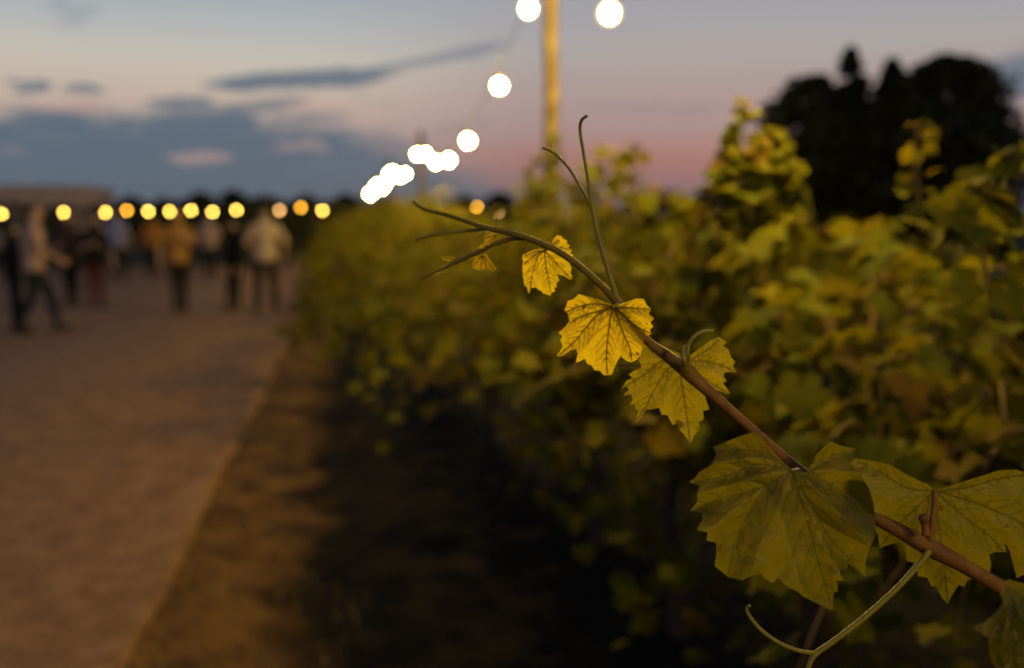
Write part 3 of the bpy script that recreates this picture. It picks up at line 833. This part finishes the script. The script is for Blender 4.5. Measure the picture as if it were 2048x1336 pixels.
def make_person(feet, face, height, pose, shirt, legs, label, sleeve=0.5, hair_len=0.0, skirt=False, hair='hair'):
    """one continuous body with clothes and hair over it; local +y is where the person looks"""
    r = random.Random(int(feet.x * 1000) & 0xffff)
    k = height / 1.76
    root = empty('person', feet, face); tag(root, label, 'person', 'people standing about in the yard')
    V = lambda x, y, z: Vector((x, y, z)) * k
    hipz = 0.93
    lean = pose.get('lean', 0.0)
    J = {'pel': V(0, 0, hipz), 'chest': V(0, lean * .35, 1.28), 'neck': V(0, lean * .5, 1.47), 'head': V(0, lean * .55 + 0.015, 1.63)}
    bones = []
    mb = MB()
    # torso: stacked ovals
    secs = [(0.86, .155, .115), (0.93, .168, .12), (1.02, .148, .108), (1.12, .142, .104), (1.24, .168, .118), (1.34, .182, .115), (1.41, .165, .095), (1.455, .10, .075), (1.49, .06, .06)]
    n = 18; b0 = len(mb.v)
    for z, ax, ay in secs:
        off = lean * (z - .9) / .55
        for i in range(n):
            q = 2 * math.pi * i / n
            mb.v.append(V(ax * math.cos(q), ay * math.sin(q) + off * .5, z))
    for j in range(len(secs) - 1):
        for i in range(n):
            mb.f.append((b0 + j * n + i, b0 + j * n + (i + 1) % n, b0 + (j + 1) * n + (i + 1) % n, b0 + (j + 1) * n + i))
    mb.f.append(tuple(b0 + i for i in reversed(range(n)))); mb.f.append(tuple(b0 + (len(secs) - 1) * n + i for i in range(n)))
    bones.append(('torso', J['pel'], J['neck']))
    limb(mb, V(0, lean * .5, 1.44), V(0, lean * .55, 1.56), .056 * k, .052 * k)
    hd_ = J['head']
    mb.blob(hd_ + V(0, -0.005, 0.02), (.076 * k, .095 * k, .108 * k), 18, 14)
    mb.blob(hd_ + V(0, 0.022, -0.045), (.060 * k, .072 * k, .068 * k), 14, 10)
    mb.blob(hd_ + V(0, 0.093, -0.012), (.013 * k, .020 * k, .022 * k), 8, 6)
    mb.blob(hd_ + V(0, 0.084, -0.062), (.024 * k, .010 * k, .007 * k), 8, 6)
    for s in (-1, 1): mb.blob(hd_ + V(s * .078, -0.005, -0.008), (.011 * k, .02 * k, .031 * k), 8, 6)
    bones.append(('neck', V(0, lean * .5, 1.475), V(0, lean * .55, 1.53))); bones.append(('head', V(0, lean * .55, 1.58), hd_ + V(0, 0, 0.05)))
    for s, nm in ((-1, 'l'), (1, 'r')):
        sw = pose.get('leg_' + nm, (0.0, 0.0))               # forward swing of the foot, knee bend
        st = pose.get('stance', 0.10)
        hip = V(s * .09, 0, 0.90)
        ank = V(s * st, sw[0], 0.085 + max(0, sw[1]) * .3)
        knee = hip.lerp(ank, 0.5) + V(0, 0.02 + sw[1], 0.0)
        limb(mb, hip, knee, .083 * k, .056 * k); limb(mb, knee, ank, .055 * k, .037 * k)
        mb.blob(knee.lerp(ank, .3) + V(0, -.02, 0), (.05 * k, .05 * k, .10 * k), 12, 8)
        toe = ank + V(s * .03, 0.15, -0.05)
        limb(mb, ank + V(0, -.035, -.045), toe, .038 * k, .03 * k)
        bones += [('leg', hip, knee), ('leg', knee, ank), ('foot', ank + V(0, -.04, -.05), toe)]
        arm = pose.get('arm_' + nm, ((s * .30, 0.02, 1.13), (s * .31, 0.10, 0.88)))
        sh = V(s * .178, lean * .4, 1.385)
        el_ = V(*arm[0]); wr_ = V(*arm[1])
        limb(mb, sh, el_, .052 * k, .039 * k); limb(mb, el_, wr_, .039 * k, .026 * k)
        bones += [('uarm' , sh, el_), ('farm', el_, wr_)]
        d = (wr_ - el_).normalized()
        sidev = d.cross(Vector((s * 1.0, 0, 0.15))).normalized()          # across the palm
        flat = d.cross(sidev).normalized()
        palm = wr_ + d * .055 * k
        limb(mb, wr_, palm + d * .03 * k, .024 * k, .030 * k, 4, 0.55)
        for fi in range(4):
            o = sidev * ((fi - 1.5) * .0185 * k)
            ln = (.068, .078, .073, .058)[fi] * k
            p0 = palm + d * .03 * k + o; p1 = p0 + d * ln * .5 + flat * .006 * k; p2 = p1 + d * ln * .42 + flat * .022 * k
            limb(mb, p0 - d * .01, p1, .0095 * k, .009 * k, 3); limb(mb, p1, p2, .009 * k, .0075 * k, 3)
        tb = palm - d * .025 * k - sidev * .026 * k
        limb(mb, tb, tb - sidev * .028 * k + d * .028 * k, .012 * k, .0105 * k, 3)
        limb(mb, tb - sidev * .028 * k + d * .028 * k, tb - sidev * .034 * k + d * .055 * k + flat * .01 * k, .0105 * k, .008 * k, 3)
        bones.append(('hand', wr_, palm + d * .08 * k))
    me0 = mb.mesh('body_raw')
    tmp = bpy.data.objects.new('tmp', me0); C.objects.link(tmp)
    rm = tmp.modifiers.new('r', 'REMESH'); rm.mode = 'VOXEL'; rm.voxel_size = 0.0105
    sm = tmp.modifiers.new('s', 'SMOOTH'); sm.factor = 0.5; sm.iterations = 2
    dg = bpy.context.evaluated_depsgraph_get()
    me = bpy.data.meshes.new_from_object(tmp.evaluated_get(dg))
    bpy.data.objects.remove(tmp); bpy.data.meshes.remove(me0)
    me.name = 'body'
    body = link('body', me, M['skin'], root)
    # which bone each vertex follows
    lab = []; tt = []
    for v in me.vertices:
        best = None
        for nm, a, b in bones:
            ab = b - a; t = max(0, min(1, (v.co - a).dot(ab) / ab.length_squared))
            d = (v.co - (a + ab * t)).length
            if nm == 'torso': d -= 0.08 * k
            if best is None or d < best[0]: best = (d, nm, t)
        lab.append(best[1]); tt.append(best[2])
    def garment(name, test, off, mat, z_flare=0.0):
        keep = [test(i) for i in range(len(lab))]
        idx = {}; vs = []; fs = []
        for p in me.polygons:
            if all(keep[i] for i in p.vertices):
                f = []
                for i in p.vertices:
                    if i not in idx:
                        idx[i] = len(vs)
                        v = me.vertices[i]
                        o = off + 0.006 * noise.noise(v.co * 9 / k + Vector((feet.x, 0, 0)))
                        if z_flare: o += z_flare * max(0, (1.15 * k - v.co.z)) / k
                        vs.append(v.co + v.normal * o)
                    f.append(idx[i])
                fs.append(f)
        g = bpy.data.meshes.new(name); g.from_pydata([tuple(q) for q in vs], [], fs); g.update()
        return link(name, g, mat, root)
    co = [v.co.copy() for v in me.vertices]
    hem = 0.86 * k
    garment('shirt', lambda i: (lab[i] in ('torso', 'leg') and co[i].z > hem) or (lab[i] == 'uarm' and tt[i] < sleeve * 2) or (lab[i] == 'farm' and tt[i] < sleeve * 2 - 1), 0.016, shirt, 0.03)
    if skirt:
        ring = MB(); n = 24; prof = [(0.98, .155, .118), (0.86, .19, .15), (0.7, .215, .18), (0.52, .235, .20)]
        for z, ax, ay in prof:
            for i in range(n):
                q = 2 * math.pi * i / n; f = 1 + 0.05 * math.sin(q * 7) * (1 - z)
                ring.v.append(V(ax * f * math.cos(q), ay * f * math.sin(q), z))
        for j in range(3):
            for i in range(n): ring.f.append((j * n + i, j * n + (i + 1) % n, (j + 1) * n + (i + 1) % n, (j + 1) * n + i))
        ring.build('skirt', legs, root)
    else:
        garment('trousers', lambda i: (lab[i] == 'leg' and co[i].z > 0.07 * k) or (lab[i] == 'torso' and co[i].z < hem + .08 * k), 0.010, legs)
    for s in (-1, 1):
        garment('shoe', lambda i: (lab[i] == 'foot' or co[i].z < 0.075 * k) and co[i].x * s > 0, 0.007, M['shoe'])
    hc = hd_
    def hairy(i):
        if lab[i] not in ('head', 'neck'): return False
        q = (co[i] - hc) / k
        return q.z > 0.045 + 0.35 * max(0, q.y) or (q.y < -0.01 and q.z > -0.055 - hair_len)
    garment('hair', hairy, 0.014, M[hair])
    for s in (-1, 1): MB().blob(hd_ + V(s * .031, 0.084, 0.008), (.011 * k, .008 * k, .008 * k), 8, 6).build('eye', M['eye'], root)
    return root

G_ = on_ground
hold = {'arm_r': ((.27, .02, 1.14), (.16, .26, 1.20))}
fold = {'arm_r': ((.28, .05, 1.13), (.05, .24, 1.14)), 'arm_l': ((-.28, .05, 1.13), (-.05, .26, 1.12))}
phone = {'arm_l': ((-.26, .06, 1.15), (-.12, .28, 1.26)), 'leg_r': (.10, .03)}
walk = {'leg_l': (.26, .05), 'leg_r': (-.22, .06), 'lean': .05, 'arm_l': ((-.26, -.12, 1.14), (-.25, -.06, .90)), 'arm_r': ((.26, .10, 1.14), (.22, .30, 1.02))}
easy = {'stance': .13}
make_person(G_(34, 660), R(-60), 1.50, hold, M['black_cotton'], M['black_cotton'], 'person all in black at the edge of the yard beside the pink shirt', 1.0)
make_person(G_(74, 668), R(-75), 1.78, walk, M['pink_cotton'], M['navy_cotton'], 'person in a pale pink shirt and dark trousers walking across gravel', 0.5)
make_person(G_(146, 612), R(150), 1.66, fold, M['brown_cotton'], M['black_cotton'], 'person in a dark brown top with folded arms behind the pink shirt', 1.0)
make_person(G_(194, 616), R(-150), 1.62, hold, M['black_cotton'], M['maroon_cotton'], 'person in a black top and dark red trousers beside the brown top', 0.6, 0.06)
make_person(G_(239, 560), R(170), 1.72, easy, M['lilac_cotton'], M['navy_cotton'], 'person in a lilac blue shirt farther off near the hedge', 0.5)
make_person(G_(309, 556), R(20), 1.64, hold, M['orange_cotton'], M['black_cotton'], 'person in a dull orange top farther off near the hedge', 0.5, 0.06)
make_person(G_(361, 628), R(-165), 1.74, {**phone, 'stance': .07}, M['mustard_cotton'], M['black_cotton'], 'person in a mustard shirt and black trousers holding a hand up', 0.6)
make_person(G_(421, 558), R(185), 1.66, fold, M['blush_cotton'], M['black_cotton'], 'person in a pale blush top with folded arms near the hedge', 0.5, 0.06)
make_person(G_(474, 622), R(120), 1.53, {'stance': .06, 'leg_r': (.12, .03)}, M['black_cotton'], M['black_cotton'], 'slim person all in black between the blush top and the white shirt', 1.0)
make_person(G_(534, 626), R(10), 1.80, {'stance': .15, 'arm_r': ((.33, .0, 1.14), (.30, .10, .92)), 'arm_l': ((-.30, .02, 1.13), (-.18, .22, 1.06))}, M['white_cotton'], M['black_cotton'],
            'person in an off-white shirt and black trousers seen from behind', 0.45)

# ------------------------------------------------------------------ the sharp shoot in front
shoot = empty('grape_shoot', at(2048, 1200, 0.70)); tag(shoot, 'sharp leaning grape shoot with toothed leaves and thin curling tendrils', 'vine shoot')
shoot_inv = Matrix.Translation(shoot.location).inverted()

def px_tube(name, pts, mat, parent=shoot, n=6, sides=12):
    """pts: (px, py, distance, width in px)"""
    q = spline(pts, n)
    mb = MB().tube([shoot_inv @ at(a, b, c) for a, b, c, d in q], [max(0.0004, d * c / FPX / 2) for a, b, c, d in q], sides)
    return mb.build(name, mat, parent)

def stem_depth(x): return 0.708 + 0.00009 * (2048 - x) if x > 1100 else 0.7933 + 0.00018 * (1100 - x)
stem = [(2200, 1295, 36), (2048, 1203, 33), (1990, 1168, 31), (1925, 1130, 30), (1862, 1096, 37), (1800, 1062, 29), (1740, 1030, 25), (1660, 985, 23), (1596, 940, 25), (1565, 912, 20),
        (1520, 872, 18), (1460, 820, 20), (1405, 772, 25), (1377, 745, 30), (1340, 716, 24), (1295, 682, 18), (1262, 640, 16), (1236, 607, 19), (1205, 573, 14),
        (1160, 533, 14), (1120, 505, 14), (1090, 490, 13), (1040, 471, 12), (975, 456, 10.5), (930, 441, 9), (890, 429, 8), (855, 420, 7.5), (836, 411, 7), (827, 402, 6.5)]
px_tube('stem', [(x, y, stem_depth(x), wd) for x, y, wd in stem], M['stem'])
sd = stem_depth
px_tube('tendril', [(1236, 606, sd(1236), 13), (1216, 540, sd(1236), 10), (1197, 475, .785, 9), (1184, 412, .788, 8.5), (1175, 355, .79, 7), (1166, 300, .795, 6.5), (1160, 262, .795, 6.5), (1163, 241, .79, 6.5), (1175, 231, .785, 6)], M['tendril'])
px_tube('tendril', [(1185, 418, .788, 8), (1170, 390, .79, 6.5), (1140, 340, .80, 6), (1118, 314, .805, 6), (1102, 302, .805, 6), (1086, 296, .80, 5.5)], M['tendril'])
px_tube('tendril', [(985, 456, sd(985), 7), (940, 461, .83, 7), (890, 466, .835, 7), (855, 472, .84, 7), (832, 480, .845, 7)], M['tendril'])
px_tube('tendril', [(1374, 738, sd(1374) - .006, 12), (1374, 712, .745, 11), (1377, 690, .745, 8), (1388, 674, .745, 7), (1405, 664, .748, 6.5), (1427, 662, .75, 6)], M['tendril'])
px_tube('tendril', [(1858, 1102, .718, 14), (1838, 1128, .715, 12), (1790, 1180, .713, 11.5), (1725, 1238, .712, 11.5), (1665, 1284, .712, 11), (1632, 1307, .712, 12), (1618, 1330, .712, 10), (1600, 1380, .712, 9)], M['tendril'])
px_tube('tendril', [(1634, 1307, .712, 9), (1600, 1302, .712, 8), (1560, 1287, .714, 8), (1522, 1260, .716, 8), (1500, 1234, .717, 7.5), (1493, 1218, .716, 7), (1500, 1211, .714, 6)], M['tendril'])
px_tube('tip_shoot', [(1062, 478, sd(1062) + .004, 9), (1030, 477, .812, 9), (992, 487, .82, 9.5), (962, 502, .828, 9.5), (935, 514, .836, 9), (905, 528, .845, 8), (880, 540, .852, 6), (858, 550, .858, 5), (842, 558, .862, 3)], M['stem'])
px_tube('bud', [(1370, 745, sd(1370) - .008, 15), (1368, 722, .742, 13), (1366, 702, .742, 10), (1370, 690, .742, 5)], M['tendril'])
px_tube('bud', [(1852, 1070, .712, 16), (1850, 1048, .711, 15), (1848, 1036, .71, 22), (1846, 1030, .71, 18)], M['stem'])
px_tube('bud', [(993, 433, .815, 3), (994, 444, .815, 3.5), (992, 458, sd(992), 4.5)], M['tendril'])

def hero(name, outline, junction, veins, depth, tilt, cup, mat, scale, ox, oy, grid=4.0, fold=0.0035, wave=0.004, seed=1, side_len=0.42, vw=2.6, thin=1.0):
    """a close leaf: outline and main veins traced in their own picture crop, built at its distance with its own curl"""
    cv_ = lambda p: Vector((ox + p[0] / scale, oy + p[1] / scale))
    po = [cv_(p) for p in outline]
    J = cv_(junction)
    dense = []
    for i, p in enumerate(po):
        q = po[(i + 1) % len(po)]; L = (q - p).length; n = max(1, int(L / (grid * 1.2)))
        dense += [p.lerp(q, k / n) for k in range(n)]
    po = dense
    xs = [p.x for p in po]; ys = [p.y for p in po]
    mains = [[J] + [cv_(p) for p in v] for v in veins]
    r = random.Random(seed)
    segs = []
    for v in mains:
        sm_ = [Vector(q) for q in spline([tuple(p) for p in v], 5)]
        L = sum((sm_[i + 1] - sm_[i]).length for i in range(len(sm_) - 1)); acc = 0
        for i in range(len(sm_) - 1):
            t = acc / L
            segs.append((sm_[i], sm_[i + 1], vw * (1 - 0.6 * t), 1.0)); acc += (sm_[i + 1] - sm_[i]).length
        for k in range(1, 7):
            t = k / 7.5 + r.uniform(-.03, .03)
            i = min(int(t * (len(sm_) - 1)), len(sm_) - 2)
            p = sm_[i].lerp(sm_[i + 1], t * (len(sm_) - 1) - i); d = (sm_[i + 1] - sm_[i]).normalized()
            for s in (-1, 1):
                a = s * math.radians(r.uniform(34, 48)); l = L * side_len * (1 - t * .85) * r.uniform(.7, 1.1)
                dd = Vector((d.x * math.cos(a) - d.y * math.sin(a), d.x * math.sin(a) + d.y * math.cos(a)))
                q1 = p + dd * l * .5; q2 = q1 + (dd + d * .35).normalized() * l * .5
                segs.append((p, q1, vw * .50, .62)); segs.append((q1, q2, vw * .34, .45))
    pts = list(po)
    y = min(ys) + grid / 2; row = 0
    cand = []
    while y < max(ys):
        x = min(xs) + (grid / 2 if row % 2 else 0)
        while x < max(xs):
            cand.append(Vector((x + r.uniform(-.6, .6), y + r.uniform(-.6, .6)))); x += grid
        y += grid * .87; row += 1
    def inside(p):
        c = False; j = len(po) - 1
        for i in range(len(po)):
            if (po[i].y > p.y) != (po[j].y > p.y) and p.x < (po[j].x - po[i].x) * (p.y - po[i].y) / (po[j].y - po[i].y) + po[i].x: c = not c
            j = i
        return c
    cand = [p for p in cand if inside(p) and min((p - q).length_squared for q in po) > (grid * .5) ** 2]
    vp = []
    for a, b, wd, amp in segs:
        n = max(1, int((b - a).length / 2.6))
        vp += [a.lerp(b, k / n) for k in range(n)]
    vp = [p for p in vp if inside(p) and min((p - q).length_squared for q in po) > 1.0]
    cell = {}
    kept = []
    def free(p, d):
        cx, cy = int(p.x // 4), int(p.y // 4)
        return all((p - q).length_squared > d * d for i in (-1, 0, 1) for j in (-1, 0, 1) for q in cell.get((cx + i, cy + j), ()))
    for p in vp:
        if free(p, 1.0): kept.append(p); cell.setdefault((int(p.x // 4), int(p.y // 4)), []).append(p)
    cand = kept + [p for p in cand if free(p, min(2.2, grid * .6))]
    n0 = len(po)
    res = delaunay_2d_cdt(pts + cand, [], [list(range(n0))], 1, 1e-4)
    vs2, _, fs = res[0], res[1], res[2]
    RR = max((p - J).length for p in po)
    def vdist(p):
        best = 0.0; near = 1e9
        for a, b, wd, amp in segs:
            ab = b - a; l2 = ab.length_squared
            t = max(0, min(1, (p - a).dot(ab) / l2)) if l2 > 0 else 0
            d = (p - (a + ab * t)).length
            best = max(best, amp * max(0.0, 1 - (d / (wd * 1.25)) ** 2))
            if amp == 1.0: near = min(near, d)
        return best, near
    vein = []; V3 = []; 
    for p in vs2:
        vv, near = vdist(p)
        rel = p - J
        rr = rel.length / RR
        dep = depth + tilt[0] * rel.x / RR + tilt[1] * rel.y / RR + cup * rr * rr
        dep += -fold * min(1.0, near / (RR * .16)) + wave * rr * noise.noise(Vector((p.x * .018, p.y * .018, seed * 3.1))) * 1.6 + wave * .5 * rr * noise.noise(Vector((p.x * .05, p.y * .05, seed)))
        vein.append(vv); V3.append(shoot_inv @ at(p.x, p.y, dep))
    me = bpy.data.meshes.new(name); me.from_pydata([tuple(q) for q in V3], [], [list(f) for f in fs]); 
    at_ = me.attributes.new('vein', 'FLOAT', 'POINT'); at_.data.foreach_set('value', vein)
    me.update()
    return link(name, me, mat, shoot)

leaf_1 = hero('leaf', [(555, 400), (490, 355), (370, 375), (240, 430), (150, 480), (135, 545), (160, 600), (142, 680), (152, 740), (138, 780), (158, 820), (142, 880), (165, 940), (165, 1010), (190, 1070), (232, 1085), (248, 1205), (285, 1195), (305, 1080), (350, 1112), (400, 1085), (440, 1140), (500, 1165), (545, 1212), (610, 1228), (685, 1255), (705, 1195), (765, 1170), (745, 1100), (797, 1092), (785, 1015), (850, 955), (822, 890), (800, 840), (860, 858), (940, 880), (1000, 920), (1070, 952), (1092, 885), (1060, 810), (1085, 735), (1045, 650), (1085, 560),
              (1112, 468), (1050, 440), (1088, 385), (1020, 345), (1040, 285), (980, 258), (1002, 205), (930, 172), (885, 118), (805, 98), (740, 168), (700, 260), (650, 330)],
     (560, 395), [[(430, 520), (365, 720), (310, 950), (275, 1190)], [(580, 560), (600, 750), (645, 950), (690, 1245)], [(700, 530), (830, 680), (960, 820), (1075, 930)], [(400, 460), (270, 570), (150, 670)],
                  [(360, 420), (150, 530)], [(700, 350), (850, 330), (1080, 390)], [(720, 280), (850, 190)]],
     .808, (0.004, 0.012), 0.004, M['hero_young'], 9.546, 1030, 460, 2.2, 0.002, 0.002, 3, 0.50, 1.9)
leaf_2 = hero('leaf', [(930, 240), (880, 200), (700, 132), (560, 90), (420, 60), (390, 98), (340, 140), (262, 160), (242, 235), (212, 300), (262, 350), (278, 405), (292, 460), (240, 530), (190, 580), (122, 640), (186, 682), (152, 745), (188, 830), (150, 910), (108, 965), (130, 992), (210, 960), (310, 890), (390, 870), (412, 950), (382, 1078), (450, 1058), (515, 1018), (562, 1105), (618, 1118), (662, 1192), (738, 1198), (800, 1266), (920, 1256), (952, 1160), (1000, 1060), (1050, 980), (1130, 1052), (1210, 1076), (1280, 1040), (1345, 960), (1362, 880), (1390, 770), (1420, 690),
              (1505, 650), (1478, 590), (1535, 545), (1488, 480), (1545, 420), (1468, 360), (1495, 280), (1428, 210), (1392, 130), (1270, 130), (1150, 172), (1060, 200), (1000, 222)],
     (930, 255), [[(890, 450), (860, 700), (838, 950), (850, 1255)], [(700, 380), (520, 580), (380, 750), (125, 975)], [(700, 205), (450, 240), (235, 330)], [(1010, 420), (1080, 620), (1180, 850), (1215, 1065)],
                  [(1090, 370), (1250, 520), (1490, 645)], [(1150, 265), (1485, 290)], [(780, 300), (480, 390), (270, 510)]],
     .770, (-0.006, 0.010), 0.010, M['hero_young'], 7.423, 1100, 580, 3.2, 0.007, 0.003, 5, 0.50, 3.2)
leaf_3 = hero('leaf', [(735, 325), (600, 268), (470, 205), (320, 212), (285, 320), (262, 390), (290, 440), (230, 500), (150, 550), (192, 590), (128, 622), (75, 705), (130, 682), (152, 720), (92, 788), (178, 770), (200, 830), (165, 885), (225, 880), (228, 940), (258, 950), (240, 1040), (216, 1098), (270, 1062), (350, 935), (400, 945), (490, 920), (520, 1000), (582, 1002), (640, 1115), (690, 1100), (722, 1172), (760, 1205), (800, 1262), (842, 1315), (872, 1240), (946, 1150), (930, 1080), (990, 1050), (978, 960), (1050, 938), (1020, 850), (1000, 770),
              (1080, 728), (1150, 736), (1278, 768), (1242, 700), (1200, 640), (1248, 628), (1208, 575), (1215, 530), (1290, 522), (1352, 528), (1310, 445), (1342, 418), (1290, 350), (1262, 270), (1200, 232), (1245, 190), (1152, 132), (1050, 180), (960, 250), (870, 310), (820, 350)],
     (790, 400), [[(735, 560), (760, 750), (795, 980), (840, 1305)], [(590, 490), (440, 720), (350, 900), (222, 1092)], [(510, 410), (350, 535), (85, 700)], [(880, 470), (980, 590), (1265, 760)], [(960, 400), (1150, 440), (1345, 522)], [(930, 340), (1080, 240), (1160, 150)], [(640, 360), (320, 260)]],
     .783, (-0.002, 0.002), 0.006, M['hero_mid'], 5.565, 1230, 650, 3.4, 0.004, 0.003, 8, 0.46, 2.2)
leaf_4 = hero('leaf', [(815, 262), (770, 225), (690, 140), (600, 40), (520, -20), (430, 5), (330, 45), (215, 88), (240, 150), (200, 235), (110, 280), (85, 320), (32, 362), (110, 388), (90, 450), (98, 500), (42, 578), (122, 590), (135, 640), (88, 728), (172, 745), (162, 808), (238, 820), (240, 900), (225, 1000), (330, 1085), (440, 1110), (570, 1048), (600, 1090), (668, 1132), (710, 1088), (780, 1160), (850, 1188), (900, 1232), (1000, 1282), (1125, 1338), (1135, 1205), (1168, 1192), (1158, 1110), (1210, 1112), (1180, 1040), (1232, 1030), (1250, 978), (1372, 1082), (1380, 960), (1402, 880), (1440, 800),
              (1462, 750), (1450, 640), (1440, 520), (1400, 400), (1340, 300), (1240, 182), (1252, 150), (1302, 105), (1180, 78), (1108, 48), (1060, 90), (1000, 150), (982, 200), (925, 285)],
     (815, 280), [[(880, 480), (960, 760), (1040, 1040), (1120, 1325)], [(640, 380), (500, 580), (400, 790), (330, 1060)], [(560, 225), (330, 310), (40, 365)], [(1000, 600), (1120, 800), (1365, 1075)], [(960, 300), (1200, 430), (1450, 620)], [(930, 280), (1090, 180), (1295, 108)], [(620, 390), (300, 480), (48, 575)], [(640, 150), (420, 110), (225, 95)]],
     .722, (0.002, -0.006), 0.012, M['hero'], 3.817, 1370, 870, 3.8, 0.012, 0.004, 13, 0.42, 3.0)
leaf_5 = hero('leaf', [(820, 390), (770, 350), (600, 270), (480, 200), (370, 168), (200, 145), (100, 220), (70, 400), (150, 600), (330, 700), (378, 740), (390, 852), (440, 830), (550, 800), (592, 832), (602, 950), (682, 972), (690, 1072), (762, 1080), (800, 1152), (832, 1148), (880, 1242), (925, 1288), (952, 1230), (1012, 1138), (1052, 1155), (1082, 1100), (1180, 1085), (1255, 1060), (1268, 970), (1248, 900), (1300, 880), (1388, 882), (1368, 800), (1412, 870), (1432, 950), (1468, 1085), (1520, 1060), (1600, 1010), (1650, 900), (1690, 750), (1660, 560), (1640, 400), (1560, 262), (1460, 232), (1320, 240), (1200, 280), (1040, 330), (900, 372)],
     (822, 398), [[(850, 650), (890, 950), (925, 1280)], [(650, 560), (500, 700), (392, 845)], [(620, 380), (400, 260), (210, 160)], [(1050, 600), (1300, 800), (1462, 1075)], [(1100, 480), (1400, 600), (1685, 750)], [(1050, 380), (1300, 310), (1550, 270)]],
     .736, (0.004, 0.012), 0.012, M['hero'], 3.93, 1660, 880, 4.2, 0.006, 0.004, 21, 0.40, 2.6)
leaf_6 = hero('leaf', [(900, 330), (960, 240), (1160, 290), (1300, 330), (1420, 420), (1480, 700), (1520, 1000), (1460, 1400), (1200, 1560), (980, 1500), (830, 1380), (742, 1200), (720, 960), (620, 905), (485, 828), (660, 772), (760, 700), (835, 620), (905, 520), (868, 420)],
     (960, 330), [[(1000, 700), (1040, 1100), (1050, 1450)], [(850, 560), (700, 700), (500, 825)], [(1150, 500), (1350, 750), (1480, 900)], [(880, 700), (800, 950), (780, 1150)]],
     .640, (0.002, -0.010), 0.010, M['hero'], 6.186, 1860, 1120, 4.8, 0.004, 0.006, 34, 0.38, 2.8)
leaf_7 = hero('leaf', [(1090, 845), (1000, 860), (960, 930), (938, 1020), (1000, 1050), (1060, 1065), (1120, 1040), (1170, 1030), (1230, 1070), (1290, 1045), (1220, 940), (1135, 825)],
     (1090, 845), [[(1075, 950), (1060, 1060)], [(1180, 950), (1250, 1060)], [(1020, 930), (945, 1015)], [(1120, 950), (1150, 1035)]],
     .828, (0, 0.01), 0.002, M['hero_tip'], 7.03, 810, 390, 1.8, 0.001, 0.002, 41, 0.3, 1.0)
leaf_8 = hero('leaf', [(1290, 560), (1220, 535), (1150, 570), (1110, 620), (1130, 680), (1060, 710), (1030, 745), (1090, 760), (1150, 800), (1190, 760), (1200, 690), (1250, 640)],
     (1290, 560), [[(1200, 640), (1120, 730)], [(1170, 590), (1120, 620)], [(1230, 660), (1185, 780)]],
     .815, (0, 0.006), 0.004, M['hero_tip'], 7.03, 810, 390, 1.8, 0.001, 0.003, 43, 0.3, 1.0)
leaf_9 = hero('leaf', [(720, 900), (690, 868), (600, 872), (500, 868), (520, 905), (580, 925), (650, 930)],
     (720, 905), [[(600, 895), (510, 880)]], .842, (0, 0), 0.002, M['hero_tip'], 7.03, 810, 390, 1.8, 0.0005, 0.001, 45, 0.3, 0.9)
leaf_10 = hero('leaf', [(290, 480), (240, 500), (150, 485), (60, 490), (35, 445), (65, 435), (150, 440), (250, 440), (290, 450)],
     (290, 465), [[(150, 455), (45, 450)]], .752, (0, 0), 0.006, M['hero'], 5.565, 1230, 650, 2.4, 0.001, 0.002, 47, 0.2, 1.2)
hero('leaf', [(1075, 790), (1000, 800), (930, 840), (860, 860), (820, 900), (900, 905), (960, 890), (1020, 850)],
     (1075, 795), [[(950, 860), (830, 898)]], .836, (0, 0), 0.004, M['hero_tip'], 7.03, 810, 390, 1.8, 0.0008, 0.002, 51, 0.3, 0.9)
hero('leaf', [(640, 960), (560, 985), (470, 1040), (380, 1080), (300, 1140), (390, 1130), (480, 1100), (560, 1050), (620, 1010)],
     (640, 965), [[(480, 1050), (320, 1135)]], .853, (0, 0), 0.004, M['hero_tip'], 7.03, 810, 390, 1.8, 0.0008, 0.002, 53, 0.3, 0.9)
# leaf stalks
px_tube('leaf_stalk', [(1098, 492, sd(1098) + .003, 7), (1092, 498, sd(1098) + .004, 6), (1088.5, 503, .808, 5)], M['tendril'], leaf_1)
px_tube('leaf_stalk', [(1238, 608, sd(1238), 10), (1231, 611, .772, 8), (1225, 615, .769, 6)], M['tendril'], leaf_2)
px_tube('leaf_stalk', [(1382, 742, sd(1382), 14), (1376, 728, .775, 11), (1372, 722, .784, 7)], M['stem'], leaf_3)
px_tube('leaf_stalk', [(1598, 944, sd(1598) - .004, 16), (1590, 942, .735, 12), (1583.5, 943, .722, 8)], M['stem'], leaf_4)
px_tube('leaf_stalk', [(1860, 1092, sd(1860) - .002, 17), (1864, 1050, .722, 13), (1868, 1010, .730, 10), (1869, 981, .736, 8)], M['stem'], leaf_5)
px_tube('leaf_stalk', [(2040, 1200, .70, 18), (2030, 1185, .67, 12), (2016, 1173, .640, 9)], M['stem'], leaf_6)

# the shoot's woody base runs back to the vine it grows from
q0 = at(2200, 1295, stem_depth(2200)); q1 = at(2110, 1240, stem_depth(2110))
base = [q1, q0, q0 + (q0 - q1) * 1.5 + Vector((0.03, 0.05, 0)), Vector((0.95, 0.95, 0.98)), Vector((1.25, 1.32, 0.84)), Vector((1.42, 1.52, 0.72))]
base = [shoot_inv @ Vector(q) for q in spline([tuple(q) for q in base], 6)]
MB().tube(base, [0.0062 + 0.004 * i / len(base) for i in range(len(base))], 10).build('woody_base', M['stem'], shoot)
